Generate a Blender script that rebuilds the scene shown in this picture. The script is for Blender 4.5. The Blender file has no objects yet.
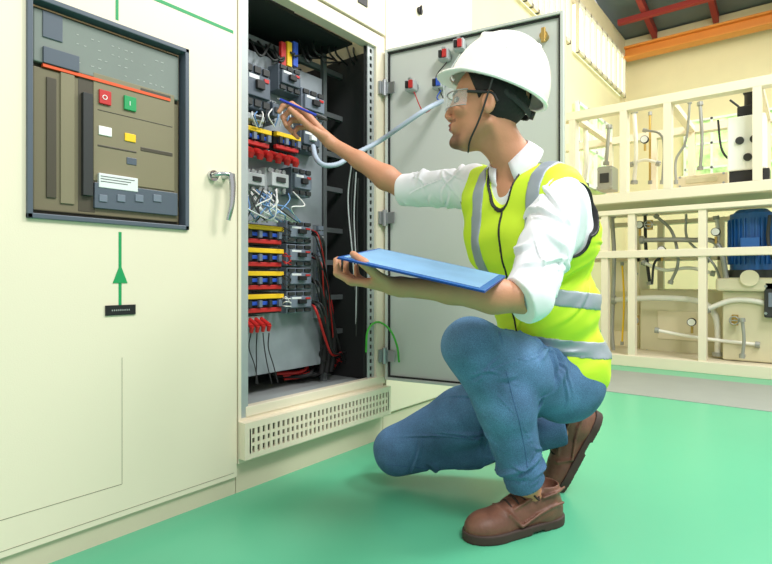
import bpy, bmesh, math, random
import numpy as np
from mathutils import Vector, Matrix
from mathutils.bvhtree import BVHTree
random.seed(7)
C=bpy.context.scene.collection
FPX=540.0; H=.72; HOR=278.0; CY=-1.497
fw=Vector((.787,.617,0)).normalized(); rt=Vector((fw.y,-fw.x,0)); up=Vector((0,0,1))
CAM=Vector((0,CY,H))
def P(px,py,F): return CAM+fw*F+rt*((px-386)/FPX*F)+up*((HOR-py)/FPX*F)
def ray(px): return fw+rt*((px-386)/FPX)
def onY(px,py,y):
    r=ray(px); s=(y-CY)/r.y; return Vector((s*r.x,y,H+(HOR-py)/FPX*s))
def onX(px,py,x):
    r=ray(px); s=x/r.x; return Vector((x,CY+s*r.y,H+(HOR-py)/FPX*s))
def rectY(a,b,c,d,y):
    xm=onY((a+c)/2,b,y); p=onY(a,b,y); q=onY(c,d,y); qm=onY((a+c)/2,d,y)
    return p.x,q.x,qm.z,xm.z
# ---------------------------------------------------------------- materials
def lin(c): return tuple(((v/255)/12.92 if v/255<=.04045 else ((v/255+.055)/1.055)**2.4) for v in c)
def mat(name,rgb,rough=.5,metal=0,var=.06,scale=6,bump=0,bscale=120,trans=0,emit=0,attr=None,coat=0,alpha=1,fine=0,bd=.002):
    m=bpy.data.materials.new(name); m.use_nodes=True; nt=m.node_tree; b=nt.nodes['Principled BSDF']
    col=lin(rgb); tc=nt.nodes.new('ShaderNodeTexCoord')
    n=nt.nodes.new('ShaderNodeTexNoise'); n.inputs['Scale'].default_value=scale; n.inputs['Detail'].default_value=5
    nt.links.new(tc.outputs['Object'],n.inputs['Vector'])
    mx=nt.nodes.new('ShaderNodeMix'); mx.data_type='RGBA'
    mx.inputs[6].default_value=(*[c*(1-var) for c in col],1); mx.inputs[7].default_value=(*[min(1,c*(1+var)) for c in col],1)
    fac=n.outputs['Fac']
    if var>.1:
        mr=nt.nodes.new('ShaderNodeMapRange'); mr.inputs[1].default_value=.3; mr.inputs[2].default_value=.7; nt.links.new(fac,mr.inputs[0]); fac=mr.outputs[0]
    nt.links.new(fac,mx.inputs[0])
    out=mx.outputs[2]
    if fine:
        nf=nt.nodes.new('ShaderNodeTexNoise'); nf.inputs['Scale'].default_value=420; nf.inputs['Detail'].default_value=3
        nt.links.new(tc.outputs['Object'],nf.inputs['Vector'])
        mr=nt.nodes.new('ShaderNodeMapRange'); mr.inputs[1].default_value=.3; mr.inputs[2].default_value=.7; mr.inputs[3].default_value=1-fine; mr.inputs[4].default_value=1+fine; nt.links.new(nf.outputs['Fac'],mr.inputs[0])
        vm=nt.nodes.new('ShaderNodeVectorMath'); vm.operation='SCALE'; nt.links.new(out,vm.inputs[0]); nt.links.new(mr.outputs[0],vm.inputs['Scale']); out=vm.outputs[0]
    if attr:
        a=nt.nodes.new('ShaderNodeAttribute'); a.attribute_name=attr
        m2=nt.nodes.new('ShaderNodeMix'); m2.data_type='RGBA'; m2.blend_type='MULTIPLY'; m2.inputs[0].default_value=1
        nt.links.new(out,m2.inputs[6]); nt.links.new(a.outputs['Color'],m2.inputs[7]); out=m2.outputs[2]
    nt.links.new(out,b.inputs['Base Color'])
    b.inputs['Roughness'].default_value=rough; b.inputs['Metallic'].default_value=metal
    if trans: b.inputs['Transmission Weight'].default_value=trans
    if coat: b.inputs['Coat Weight'].default_value=coat
    if alpha<1: b.inputs['Alpha'].default_value=alpha
    if emit:
        nt.links.new(out,b.inputs['Emission Color']); b.inputs['Emission Strength'].default_value=emit
    if bump:
        n2=nt.nodes.new('ShaderNodeTexNoise'); n2.inputs['Scale'].default_value=bscale; n2.inputs['Detail'].default_value=4
        nt.links.new(tc.outputs['Object'],n2.inputs['Vector'])
        bp=nt.nodes.new('ShaderNodeBump'); bp.inputs['Strength'].default_value=bump; bp.inputs['Distance'].default_value=bd
        nt.links.new(n2.outputs['Fac'],bp.inputs['Height']); nt.links.new(bp.outputs['Normal'],b.inputs['Normal'])
    return m
M={}
def mk(k,*a,**kw): M[k]=mat(k,*a,**kw)
mk('cream',(232,222,198),.42,var=.02,scale=2,bump=.15,bscale=300)
mk('cream_dark',(212,202,176),.5)
mk('seam',(130,126,104),.8)
mk('floor_green',(92,184,144),.3,var=.08,scale=1.3,bump=.12,bscale=14)
mk('floor_grey',(150,156,150),.5,var=.08)
mk('wall',(236,224,182),.8,var=.04)
mk('black',(22,22,24),.5)
mk('dark',(44,46,46),.6)
mk('rubber',(30,30,30),.7)
mk('olive',(116,108,84),.35,var=.04)
mk('olive_dark',(72,66,52),.4)
mk('olive_light',(132,124,98),.35)
mk('slate',(82,92,104),.4)
mk('panel_grey',(128,136,130),.12,var=.10,coat=.7)
mk('text_grey',(176,182,176),.5)
mk('breaker_grey',(112,122,136),.45,var=.05)
mk('breaker_light',(186,190,192),.5)
mk('orange',(226,84,30),.5)
mk('red',(190,36,34),.5)
mk('green',(20,150,86),.5)
mk('yellow',(240,196,24),.5)
mk('blue',(38,84,190),.5)
mk('wire_blue',(110,150,200),.5)
mk('white',(240,240,236),.5,var=.02)
mk('label_white',(220,224,224),.6)
mk('steel',(176,180,182),.28,metal=.85,var=.05)
mk('chrome',(200,204,206),.15,metal=1,var=.02)
mk('galv',(176,182,182),.45,metal=.3,var=.06,scale=14)
mk('galv_dark',(120,126,128),.5,metal=.3,var=.08,scale=14)
mk('brass',(190,160,90),.35,metal=.8)
mk('door_grey',(200,204,198),.45,var=.03,scale=3)
mk('interior',(50,52,52),.7,var=.1)
mk('plate',(148,156,162),.4,metal=.2,var=.12,scale=9)
mk('conduit',(176,190,206),.5)
mk('denim',(86,124,164),.85,var=.26,scale=11,bump=.7,bscale=420,fine=.28,attr='Col')
mk('denim_seam',(62,96,140),.85,fine=.3)
mk('shirt',(240,241,246),.8,var=.02,bump=.2,bscale=40)
mk('lime',(206,236,46),.65,var=.06,bump=.3,bscale=600,emit=.04)
mk('silver_tape',(152,162,172),.4,metal=.15,var=.08,scale=20,bump=.2,bscale=400)
mk('hat_white',(250,249,247),.25,var=.01,coat=.4)
mk('leather',(112,74,58),.5,var=.25,scale=22,bump=.5,bscale=140)
mk('sole',(62,46,40),.7)
mk('lace',(52,38,32),.8)
mk('hair',(26,22,22),.7,bump=.5,bscale=300)
mk('skin',(255,255,255),.5,var=.10,scale=22,bump=.35,bscale=200,attr='Col')
mk('nail',(222,172,148),.3)
mk('lens',(225,235,238),.05,var=0,alpha=.28)
mk('clip_blue',(28,92,172),.3,var=.05)
mk('clip_dark',(20,62,134),.4)
mk('paper_blue',(120,166,204),.45,var=.25,scale=4)
mk('pen_blue',(34,60,180),.3)
mk('roof',(110,118,120),.7)
mk('rafter_red',(164,54,48),.6)
mk('crane_orange',(226,142,56),.5)
mk('glass_bright',(240,250,236),.3,emit=1.3)
mk('glass_green',(176,216,136),.3,var=.6,scale=5,emit=1.3)
mk('motor_blue',(30,92,160),.45)
mk('machine_cream',(226,216,184),.5,var=.05)
mk('pipe_white',(230,228,214),.4)
mk('pipe_grey',(158,160,152),.4,metal=.3)
mk('tank',(208,202,168),.5,var=.08)
mk('cable_green',(70,180,60),.5)
# ---------------------------------------------------------------- mesh builder
class MB:
    def __init__(s): s.v=[];s.f=[];s.sm=[]
    def add(s,vs,fs,sm=False):
        o=len(s.v); s.v+=[Vector(v) for v in vs]
        for f in fs: s.f.append([i+o for i in f]); s.sm.append(sm)
        return s
    def box(s,x0,x1,y0,y1,z0,z1):
        x0,x1=sorted((x0,x1));y0,y1=sorted((y0,y1));z0,z1=sorted((z0,z1))
        return s.add([(x0,y0,z0),(x1,y0,z0),(x1,y1,z0),(x0,y1,z0),(x0,y0,z1),(x1,y0,z1),(x1,y1,z1),(x0,y1,z1)],
          [(0,3,2,1),(4,5,6,7),(0,1,5,4),(1,2,6,5),(2,3,7,6),(3,0,4,7)])
    def ob(s,c,a,b,d):
        vs=[c+a*i+b*j+d*k for k in(-1,1) for j in(-1,1) for i in(-1,1)]
        fs=[(0,2,3,1),(4,5,7,6),(0,1,5,4),(2,6,7,3),(0,4,6,2),(1,3,7,5)]
        if a.cross(b).dot(d)<0: fs=[f[::-1] for f in fs]
        return s.add(vs,fs)
    def cyl(s,a,b,r,r2=None,n=18):
        a=Vector(a);b=Vector(b); r2=r if r2 is None else r2
        z=(b-a).normalized(); x=z.orthogonal().normalized(); y=z.cross(x)
        vs=[]
        for c,q in((a,r),(b,r2)):
            for i in range(n):
                t=2*math.pi*i/n; vs.append(c+x*math.cos(t)*q+y*math.sin(t)*q)
        s.add(vs,[(i,(i+1)%n,n+(i+1)%n,n+i) for i in range(n)],True)
        s.add(vs[:n],[tuple(range(n))[::-1]]); s.add(vs[n:],[tuple(range(n))]); return s
    def tube(s,pts,r,n=8,res=6,rf=None):
        pts=[Vector(p) for p in pts]
        if len(pts)>2 and res>1:
            q=[]; e=[pts[0]*2-pts[1]]+pts+[pts[-1]*2-pts[-2]]
            for i in range(1,len(e)-2):
                for k in range(res):
                    t=k/res; p0,p1,p2,p3=e[i-1:i+3]
                    q.append(.5*((2*p1)+(p2-p0)*t+(2*p0-5*p1+4*p2-p3)*t*t+(3*p1-p0-3*p2+p3)*t**3))
            q.append(pts[-1]); pts=q
        vs=[];fs=[]; z=(pts[1]-pts[0]).normalized(); x=z.orthogonal().normalized()
        for i,p in enumerate(pts):
            z=(pts[min(i+1,len(pts)-1)]-pts[max(i-1,0)]).normalized()
            x=(x-z*x.dot(z)).normalized(); y=z.cross(x); rr=r*(rf(i) if rf else 1)
            for k in range(n):
                t=2*math.pi*k/n; vs.append(p+x*math.cos(t)*rr+y*math.sin(t)*rr)
        for i in range(len(pts)-1):
            for k in range(n): fs.append((i*n+k,i*n+(k+1)%n,(i+1)*n+(k+1)%n,(i+1)*n+k))
        s.add(vs,fs,True); s.add(vs[:n],[tuple(range(n))[::-1]]); s.add(vs[-n:],[tuple(range(n))]); return s
    def sph(s,c,r,n=12,sc=(1,1,1)):
        vs=[];fs=[];c=Vector(c)
        for i in range(n+1):
            a=math.pi*i/n
            for j in range(2*n):
                b=math.pi*j/n; vs.append(c+Vector((r*sc[0]*math.sin(a)*math.cos(b),r*sc[1]*math.sin(a)*math.sin(b),r*sc[2]*math.cos(a))))
        for i in range(n):
            for j in range(2*n):
                fs.append((i*2*n+j,(i+1)*2*n+j,(i+1)*2*n+(j+1)%(2*n),i*2*n+(j+1)%(2*n)))
        return s.add(vs,fs,True)
    def build(s,name,m,parent=None,bevel=0,label=None):
        me=bpy.data.meshes.new(name); off=Vector((0,0,0))
        if parent is None:
            xs=[v.x for v in s.v];ys=[v.y for v in s.v];zs=[v.z for v in s.v]
            off=Vector(((min(xs)+max(xs))/2,(min(ys)+max(ys))/2,min(zs)))
        me.from_pydata([tuple(v-off) for v in s.v],[],s.f); me.polygons.foreach_set('use_smooth',s.sm)
        me.materials.append(M[m] if isinstance(m,str) else m); me.update()
        o=bpy.data.objects.new(name,me); C.objects.link(o); o.location=off
        link(o,parent)
        if bevel:
            b=o.modifiers.new('bevel','BEVEL'); b.width=bevel; b.segments=2; b.limit_method='ANGLE'
        if label: o['label']=label
        return o
def link(o,parent):
    if parent is not None:
        o.parent=parent
        o.matrix_parent_inverse=parent.matrix_basis.inverted() if parent.parent is None else Matrix.Identity(4)
def thing(name,label,cat,loc,group=None):
    o=bpy.data.objects.new(name,None); C.objects.link(o); o.location=loc; o.empty_display_size=.05
    o['label']=label;o['category']=cat
    if group:o['group']=group
    return o
def tag(o,label,cat,group=None,kind=None):
    o['label']=label;o['category']=cat
    if group:o['group']=group
    if kind:o['kind']=kind
    return o
def struct(name,mb,m,**k):
    o=mb.build(name,m,**k)
    if o.parent is None:o['kind']='structure'
    return o
def dup(o,delta,label=None,parent=None):
    c=o.copy(); C.objects.link(c)
    if parent is None: c.location=o.location+Vector(delta)
    else:
        inv=o.matrix_parent_inverse.copy(); c.parent=parent; c.matrix_parent_inverse=inv
    if label:c['label']=label
    for ch in [x for x in o.children if x is not c]: dup(ch,None,None,c)
    return c
def B(*a): return MB().box(*a)
# ---------------------------------------------------------------- camera
cd=bpy.data.cameras.new('camera'); co=bpy.data.objects.new('camera',cd); C.objects.link(co)
co.location=CAM; co.rotation_euler=(math.pi/2,0,math.atan2(fw.y,fw.x)-math.pi/2)
cd.sensor_width=36; cd.lens=FPX/772*36; cd.shift_y=-(282-HOR)/772; cd.clip_start=.02
bpy.context.scene.camera=co
# ---------------------------------------------------------------- setting
struct('floor',B(-3,9.6,-7,.78,-.1,0),'floor_green')
struct('trim_1',B(3.56,4.42,-7,.7,0,.003),'floor_grey')
WH=4.46
struct('wall_left',B(-3,9,.78,.9,0,WH),'wall')
struct('wall_back',B(9,9.15,-7,.9,0,WH),'wall')
for i,(x0,x1) in enumerate([(3.2,4.6),(4.9,6.3),(6.6,8.7)]):
    w=struct(f'window_{i+1}',B(x0,x1,.74,.779,3.5,4.06),'glass_bright')
    f=MB(); n=9
    for k in range(n+1):
        x=x0+(x1-x0)*k/n; f.box(x-.015,x+.015,.70,.74,3.46,4.1)
    f.box(x0-.02,x1+.02,.70,.74,3.46,3.5);f.box(x0-.02,x1+.02,.70,.74,4.06,4.1)
    f.build('window_frame','cream',w)
for i,(y0,y1) in enumerate([(-.74,-.06),(-1.4,-.92),(-2.2,-1.7)]):
    w=struct(f'window_{i+4}',B(8.96,8.999,y0,y1,1.95,3.0),'glass_green')
    f=MB()
    for k in range(3):
        y=y0+(y1-y0)*k/2; f.box(8.92,8.96,y-.015,y+.015,1.93,3.02)
    for z in(1.95,2.3,2.65,3.0): f.box(8.92,8.96,y0,y1,z-.015,z+.015)
    f.build('window_frame','white',w)
w=struct('window_7',B(6.6,8.0,.74,.779,1.9,2.85),'glass_green')
f=MB()
for k in range(5): f.box(6.6+.35*k-.02,6.6+.35*k+.02,.70,.74,1.88,2.87)
for z in(1.9,2.37,2.85): f.box(6.6,8,.70,.74,z-.02,z+.02)
f.build('window_frame','white',w)
rf=MB(); rf.add([(3.2,-7,5.5),(9.15,-7,WH),(9.15,.9,WH),(3.2,.9,5.5),(3.2,-7,5.58),(9.15,-7,WH+.08),(9.15,.9,WH+.08),(3.2,.9,5.58)],[(0,3,2,1),(4,5,6,7),(0,1,5,4),(1,2,6,5),(2,3,7,6),(3,0,4,7)])
struct('ceiling',rf,'roof')
def rz(x): return 5.5+(x-3.2)*(WH-5.5)/5.95
for y in(.35,-.45,-1.25,-2.2,-3.2):
    a=Vector((3.3,y,rz(3.3)-.07)); b=Vector((8.98,y,rz(8.98)-.07)); d=(b-a)/2
    o=MB().ob((a+b)/2,d,Vector((0,.035,0)),Vector((0,0,.06))).build('rafter','rafter_red')
    tag(o,'red steel rafter running under the grey roof','roof beam','red roof rafters')
for x in(4.6,6.0,7.4,8.3):
    tag(B(x-.04,x+.04,-6.5,.7,rz(x)-.2,rz(x)-.13).build('roof_beam','rafter_red'),'red cross beam under the red rafters','roof beam','red roof cross beams')
o=thing('crane_beam','long orange crane runway beam below the roof','crane beam',(8.7,-2,4.05))
B(8.67,8.73,-6.8,.7,4.05,4.17).build('web','crane_orange',o)
B(8.6,8.8,-6.8,.7,4.17,4.2).build('flange','crane_orange',o); B(8.6,8.8,-6.8,.7,4.03,4.055).build('flange','crane_orange',o)
# ---------------------------------------------------------------- closed cabinet (left)
ZT=2.35; X1=1.112; X2=1.90; X3=2.70
t=thing('electrical_cabinet','large closed cream electrical cabinet with breaker window and chrome handle','electrical cabinet',(.3,.3,0))
B(-.75,X1-.003,.4,.6,.055,ZT).build('body','cream',t)
B(-.75,X1-.003,.012,.58,0,.055).build('plinth','cream_dark',t)
wx0,wx1=onY(30,100,0).x,onY(185,100,0).x
wz0=onY(110,221,0).z; wz1=onY(187,53,0).z
dm=MB(); dx0,dx1=-.1,X1-.006
dm.box(dx0,wx0,0,.02,.06,ZT).box(wx1,dx1,0,.02,.06,ZT).box(wx0,wx1,0,.02,.06,wz0).box(wx0,wx1,0,.02,wz1,ZT)
door=dm.build('door','cream',t)
B(X1-.03,X1-.004,.02,.4,.06,ZT).build('side_panel','cream_dark',t)
dl=MB(); sx=onY(122,400,0).x
dl.box(sx-.0006,sx+.0006,-.0006,.001,.15,.5).box(-.1,sx,-.0006,.001,.149,.1505)
dl.box(-.0,dx1-.012,-.0008,.001,.075,.0762)
dl.build('seam','seam',door)
bz=MB(); e=.009
bz.box(wx0-e,wx0+.004,-.010,.03,wz0-e,wz1+e).box(wx1-.004,wx1+e,-.010,.03,wz0-e,wz1+e).box(wx0-e,wx1+e,-.010,.03,wz0-e,wz0+.004).box(wx0-e,wx1+e,-.010,.03,wz1-.004,wz1+e)
bz.build('window_frame','slate',door,bevel=.002)
g0=onY(117,10,0).x
a=onY(235,33,0).z; zv=onY(117,20,0).z
MB().box(g0+.08,X1-.02,-.001,.0005,a-.005,a+.005).build('tape','green',door,label='long horizontal green tape')
MB().box(g0-.004,g0+.004,-.001,.0005,zv,zv+.3).build('tape','green',door,label='vertical green tape above the breaker window')
ax=onY(120,270,0).x; z0=onY(120,305,0).z; z1=onY(120,232,0).z; za=onY(120,283,0).z; zb=onY(120,264,0).z
ar=MB().box(ax-.004,ax+.004,-.001,.0005,z0,z1)
ar.add([(ax-.02,-.002,za),(ax+.02,-.002,za),(ax,-.002,zb),(ax-.02,0,za),(ax+.02,0,za),(ax,0,zb)],[(0,1,2),(0,3,4,1),(1,4,5,2),(2,5,3,0)])
ar.build('arrow','green',door,label='green tape arrow pointing up')
x0,x1,zz0,zz1=rectY(105,305,135,315,0)
lb=B(x0,x1,-.004,0,zz0,zz1).build('nameplate','black',door,label='small black nameplate')
pl=MB()
for k in range(9):
    u=x0+(x1-x0)*(.2+.07*k); pl.box(u,u+.0022,-.0045,-.003,(zz0+zz1)/2-.002,(zz0+zz1)/2+.002)
pl.build('nameplate_text','text_grey',door)
hx=onY(212,176,0).x; hz=onY(212,176,0).z; hx2=onY(224,172,0).x; hzb=onY(222,221,0).z
h=MB().cyl((hx,-.001,hz),(hx,-.012,hz),.017,n=24).cyl((hx2,-.0,hz+.004),(hx2,-.034,hz+.004),.011,n=20)
h.tube([(hx-.008,-.014,hz),(hx,-.03,hz+.002),((hx+hx2)/2,-.036,hz+.006),(hx2,-.038,hz+.004)],.007,n=10)
h.tube([(hx2,-.038,hz+.008),(hx2+.002,-.042,hz-.03),(hx2-.004,-.046,(hz+hzb)/2-.02),(hx2-.010,-.036,hzb)],.0115,n=12,rf=lambda i:1-.02*i)
h.build('handle','chrome',door,label='chrome lever handle')
b=thing('air_circuit_breaker','olive brown air circuit breaker with red and green buttons in the cabinet window','circuit breaker',((wx0+wx1)/2,.1,wz0))
yb=.012
B(wx0+.006,wx1-.006,yb+.02,.35,wz0+.006,wz1-.006).build('housing','olive_dark',b)
zmid=onY(112,84,yb).z; xa,xb=wx0+.012,wx1-.012
B(xa,xb,yb+.004,yb+.02,wz0+.014,zmid-.006).build('front_cover','olive',b,bevel=.003)
B(xa,xb,yb+.002,yb+.02,zmid+.006,wz1-.016).build('trip_unit','panel_grey',b,bevel=.003,label='grey glossy trip unit display')
B(xa+.02,xb-.03,yb-.002,yb+.01,zmid-.004,zmid+.004).build('stripe','orange',b)
def fp(name,m,a_,b_,c_,d_,th=.005,base=yb+.004,par=b,**k):
    x0,x1,z0,z1=rectY(a_,b_,c_,d_,base); return B(x0,x1,base-th,base+.004,z0,z1).build(name,m,par,bevel=.0015,**k)
fp('control_plate','olive_light',93,84,174,186,.003)
fp('recess','olive_dark',78,76,95,212,.001)
r_=fp('push_button','red',98,91,110,105,.009,label='red push button')
g_=fp('push_button','green',123,97,135,111,.009,label='green push button')
def text(s,x,z,y,size,m,par,nm='symbol',al='CENTER'):
    c=bpy.data.curves.new(nm,'FONT'); c.body=s; c.size=size; c.align_x=al; c.align_y='CENTER'; c.extrude=.0004
    o=bpy.data.objects.new(nm,c); C.objects.link(o)
    dg=bpy.context.evaluated_depsgraph_get(); me=bpy.data.meshes.new_from_object(o.evaluated_get(dg))
    C.objects.unlink(o); bpy.data.objects.remove(o)
    me.transform(Matrix.Translation((x,y,z))@Matrix.Rotation(math.pi/2,4,'X')); me.materials.clear(); me.materials.append(M[m])
    n=bpy.data.objects.new(nm,me); C.objects.link(n); link(n,par); return n
c1=onY(104,98,yb); c2=onY(129,104,yb)
text('O',c1.x,c1.z,yb-.006,.018,'white',r_); text('I',c2.x,c2.z,yb-.006,.018,'white',g_)
fp('indicator','white',98,127,111,136,.006,label='white spring indicator')
fp('indicator','yellow',124,134,135,142,.006,label='yellow charge indicator')
fp('indicator','slate',126,158,136,165,.005)
fp('charging_lever','dark',81,94,91,196,.014)
fp('lower_block','slate',93,188,176,212,.010)
fp('rating_plate','label_white',97,176,136,190,.012)
fp('side_grip','slate',42,52,78,68,.010); fp('side_rail','olive_dark',46,78,56,198,.004)
fp('side_rail','olive_light',60,74,74,204,.0045)
fp('recess','olive_dark',140,92,170,96,.0042); fp('recess','olive_dark',140,150,172,154,.0042); fp('recess','olive_dark',97,148,136,150,.0042); fp('recess','olive_dark',97,118,172,119,.0042)
fp('meter_window','slate',42,14,62,40,.0055,label='dark display window')
tx=MB()
for r in range(4):
    zz=wz1-.05-r*.024
    for k in range(14):
        if random.random()<.5:
            u=xa+.10+(xb-xa-.14)*k/14; tx.box(u,u+random.uniform(.004,.010),yb+.0012,yb+.0025,zz,zz+.0018)
tx.build('printed_text','text_grey',b)
tx=MB(); x0,x1,z0,z1=rectY(97,176,136,190,yb)
for r in range(3): tx.box(x0+.006,x1-.008-r*.01,yb-.0088,yb-.0078,z1-.008-r*.007,z1-.0065-r*.007)
tx.build('printed_lines','dark',b)
for k in range(4):
    x0,x1,z0,z1=rectY(98+k*18,195,106+k*18,202,yb); B(x0,x1,yb-.009,yb-.004,z0,z1).build('connector','breaker_grey',b,bevel=.001)
# ---------------------------------------------------------------- open cabinet
OZ0,OZ1=.285,1.735
t=thing('electrical_cabinet','open cream electrical cabinet full of breakers and wiring','electrical cabinet',(1.52,.3,0))
B(X1,X1+.012,.0,.6,.1,ZT).build('side_panel','cream',t); B(X2-.012,X2,.05,.6,.1,ZT).build('side_panel','cream',t)
B(X2-.016,X2-.012,.05,.58,.256,1.75).build('side_shade_sheet','interior',t)  # dark sheet added over the cream side panel, interior shade put into its colour
B(X1+.012,X2-.012,.58,.6,.1,ZT).build('back_panel','interior',t)
B(X1+.012,X2-.012,.0,.58,.1,.25).build('base','cream',t)
B(X1+.012,X2-.012,.03,.58,.25,.256).build('inner_floor','galv',t)
B(X1,X2,.012,.58,0,.1).build('plinth','cream_dark',t)
B(X1+.012,X1+.04,0,.04,.25,OZ1).build('post','galv',t)
px0=1.795; pm=MB()
n=46; hz0,hz1=OZ0,OZ1; st=(hz1-hz0)/n
for k in range(n):
    z=hz0+k*st
    pm.box(px0,px0+.045,.012,.016,z+st*.55,z+st); pm.box(px0,px0+.015,.012,.016,z,z+st*.55); pm.box(px0+.03,px0+.045,.012,.016,z,z+st*.55)
pm.build('perforated_post','galv',t)
B(px0,px0+.045,.03,.035,OZ0,OZ1).build('post_backing','dark',t)
B(px0+.046,X2,0,.05,.25,OZ1).build('post','cream',t)
MB().box(X1+.03,X2,-.004,.03,.25,OZ0).build('sill','cream',t,bevel=.003)
B(X1+.03,px0,.03,.12,.262,.275).build('sill_ledge','galv',t)
B(X1,X2,0,.05,OZ1,OZ1+.06).build('header','cream',t,bevel=.003)
hpn=B(X1+.008,X2-.004,-.008,.04,OZ1+.066,ZT).build('upper_panel','cream',t,bevel=.003)
q=onY(361,3,0); B(q.x-.03,q.x+.03,-.012,-.007,q.z-.01,q.z+.03).build('nameplate','black',hpn)
B(X1+.03,px0,.10,.55,OZ1+.02,OZ1+.03).build('inner_top','interior',t)
PLX1=onY(322,200,.2).x
B(X1+.013,PLX1,.2,.205,.34,1.60).build('mounting_plate','plate',t,bevel=.002)
for z in (1.66,1.46,1.28,1.12,.93,.78,.62,.46):
    B(PLX1-.02 if z<1.6 else X1+.02,X2-.017,.24,.262,z,z+.022).build('cross_rail','galv_dark',t)
B(1.735,1.757,.22,.24,.256,1.73).build('inner_post','galv_dark',t)
for z in(1.30,.80): B(PLX1,X2-.017,.30,.56,z,z+.006).build('shelf','galv_dark',t)
GZ0,GZ1=.118,.24; gx0,gx1=X1,X2
g=MB()
g.box(gx0,gx1,-.035,.0,GZ0,GZ0+.018).box(gx0,gx1,-.035,0,GZ1-.022,GZ1).box(gx0,gx0+.025,-.035,0,GZ0+.018,GZ1-.022).box(gx1-.02,gx1,-.035,0,GZ0+.018,GZ1-.022)
rows=3; rz0=GZ0+.018; rz1=GZ1-.022; rh=(rz1-rz0)/rows
for r in range(1,rows): g.box(gx0+.02,gx1-.02,-.034,-.028,rz0+r*rh-.005,rz0+r*rh+.005)
nn=34
for k in range(nn+1):
    u=gx0+.025+(gx1-gx0-.045)*k/nn; g.box(u-.0055,u+.0055,-.035,-.028,rz0,rz1)
gr=g.build('vent_grille','cream',t)
B(gx0+.02,gx1-.02,-.016,-.012,rz0,rz1).build('grille_backing','dark',gr)
Hg=Vector((1.885,-.012,0)); dd=Vector((.1764,-.984,0)).normalized(); dn=Vector((dd.y,-dd.x,0))
if dn.x>0: dn=-dn
DW=.765; DZ0,DZ1=.268,1.735; TH=.028
def onD(px,py,off=0):
    o=Hg+dn*off; r=ray(px); den=r.x*dn.x+r.y*dn.y; s=((o-CAM).x*dn.x+(o-CAM).y*dn.y)/den
    p=CAM+r*s; p.z=H+(HOR-py)/FPX*s; return p
def dbox(mb,v0,v1,w0,w1,z0,z1):
    c=Hg+dd*((v0+v1)/2)+dn*((w0+w1)/2)+up*((z0+z1)/2)
    return mb.ob(c,dd*((v1-v0)/2),dn*((w1-w0)/2),up*((z1-z0)/2))
door=dbox(MB(),0,DW,-TH,-.018,DZ0,DZ1).build('door','door_grey',t)
rim=MB(); w=.012
dbox(rim,0,w,-.018,0,DZ0,DZ1);dbox(rim,DW-w,DW,-.018,0,DZ0,DZ1);dbox(rim,w,DW-w,-.018,0,DZ0,DZ0+w);dbox(rim,w,DW-w,-.018,0,DZ1-w,DZ1)
rim.build('rim','door_grey',door,bevel=.002)
ga=MB(); a0=w+.001;g_=.006
dbox(ga,a0,a0+g_,-.018,-.008,DZ0+a0,DZ1-a0);dbox(ga,DW-a0-g_,DW-a0,-.018,-.008,DZ0+a0,DZ1-a0);dbox(ga,a0,DW-a0,-.018,-.008,DZ0+a0,DZ0+a0+g_);dbox(ga,a0,DW-a0,-.018,-.008,DZ1-a0-g_,DZ1-a0)
ga.build('gasket','black',door)
dbox(MB(),-.0,DW+.004,-TH-.004,-TH,DZ0-.004,DZ1+.004).build('outer_skin','cream',door)
p=onD(545,38,-.018)
MB().cyl(p,p+dn*.03,.016).ob(p+dn*.03,dd*.008,dn*.006,up*.028).build('latch','brass',door,bevel=.002)
for py in(85,217,357):
    z=onY(375,py,-.01).z
    hg=MB().ob(Vector((px0+.075,-.008,z)),Vector((.02,0,0)),Vector((0,.006,0)),Vector((0,0,.028)))
    hg.cyl((px0+.078,-.02,z-.035),(px0+.078,-.02,z+.035),.010)
    hg.ob(Hg+dd*.03+up*z+dn*.003,dd*.022,dn*.004,up*.025)
    hg.build('hinge','steel',t,bevel=.001)
t3=thing('electrical_cabinet','cream electrical cabinet behind the open grey door','electrical cabinet',(2.3,.3,0))
B(X2+.004,X3,.02,.6,.1,ZT).build('body','cream',t3); B(X2+.004,X3,.012,.58,0,.1).build('plinth','cream_dark',t3)
B(X2+.01,X3-.006,0,.02,.11,1.73).build('door','cream',t3,bevel=.003)
u3=B(X2+.01,X3-.006,0,.02,1.74,ZT-.01).build('upper_panel','cream',t3,bevel=.003)
q=onY(419,11,0); MB().cyl((q.x,.0,q.z),(q.x,-.012,q.z),.018).ob(Vector((q.x,-.014,q.z)),Vector((.004,0,0)),Vector((0,.004,0)),Vector((0,0,.022))).build('lock','black',u3)
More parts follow.
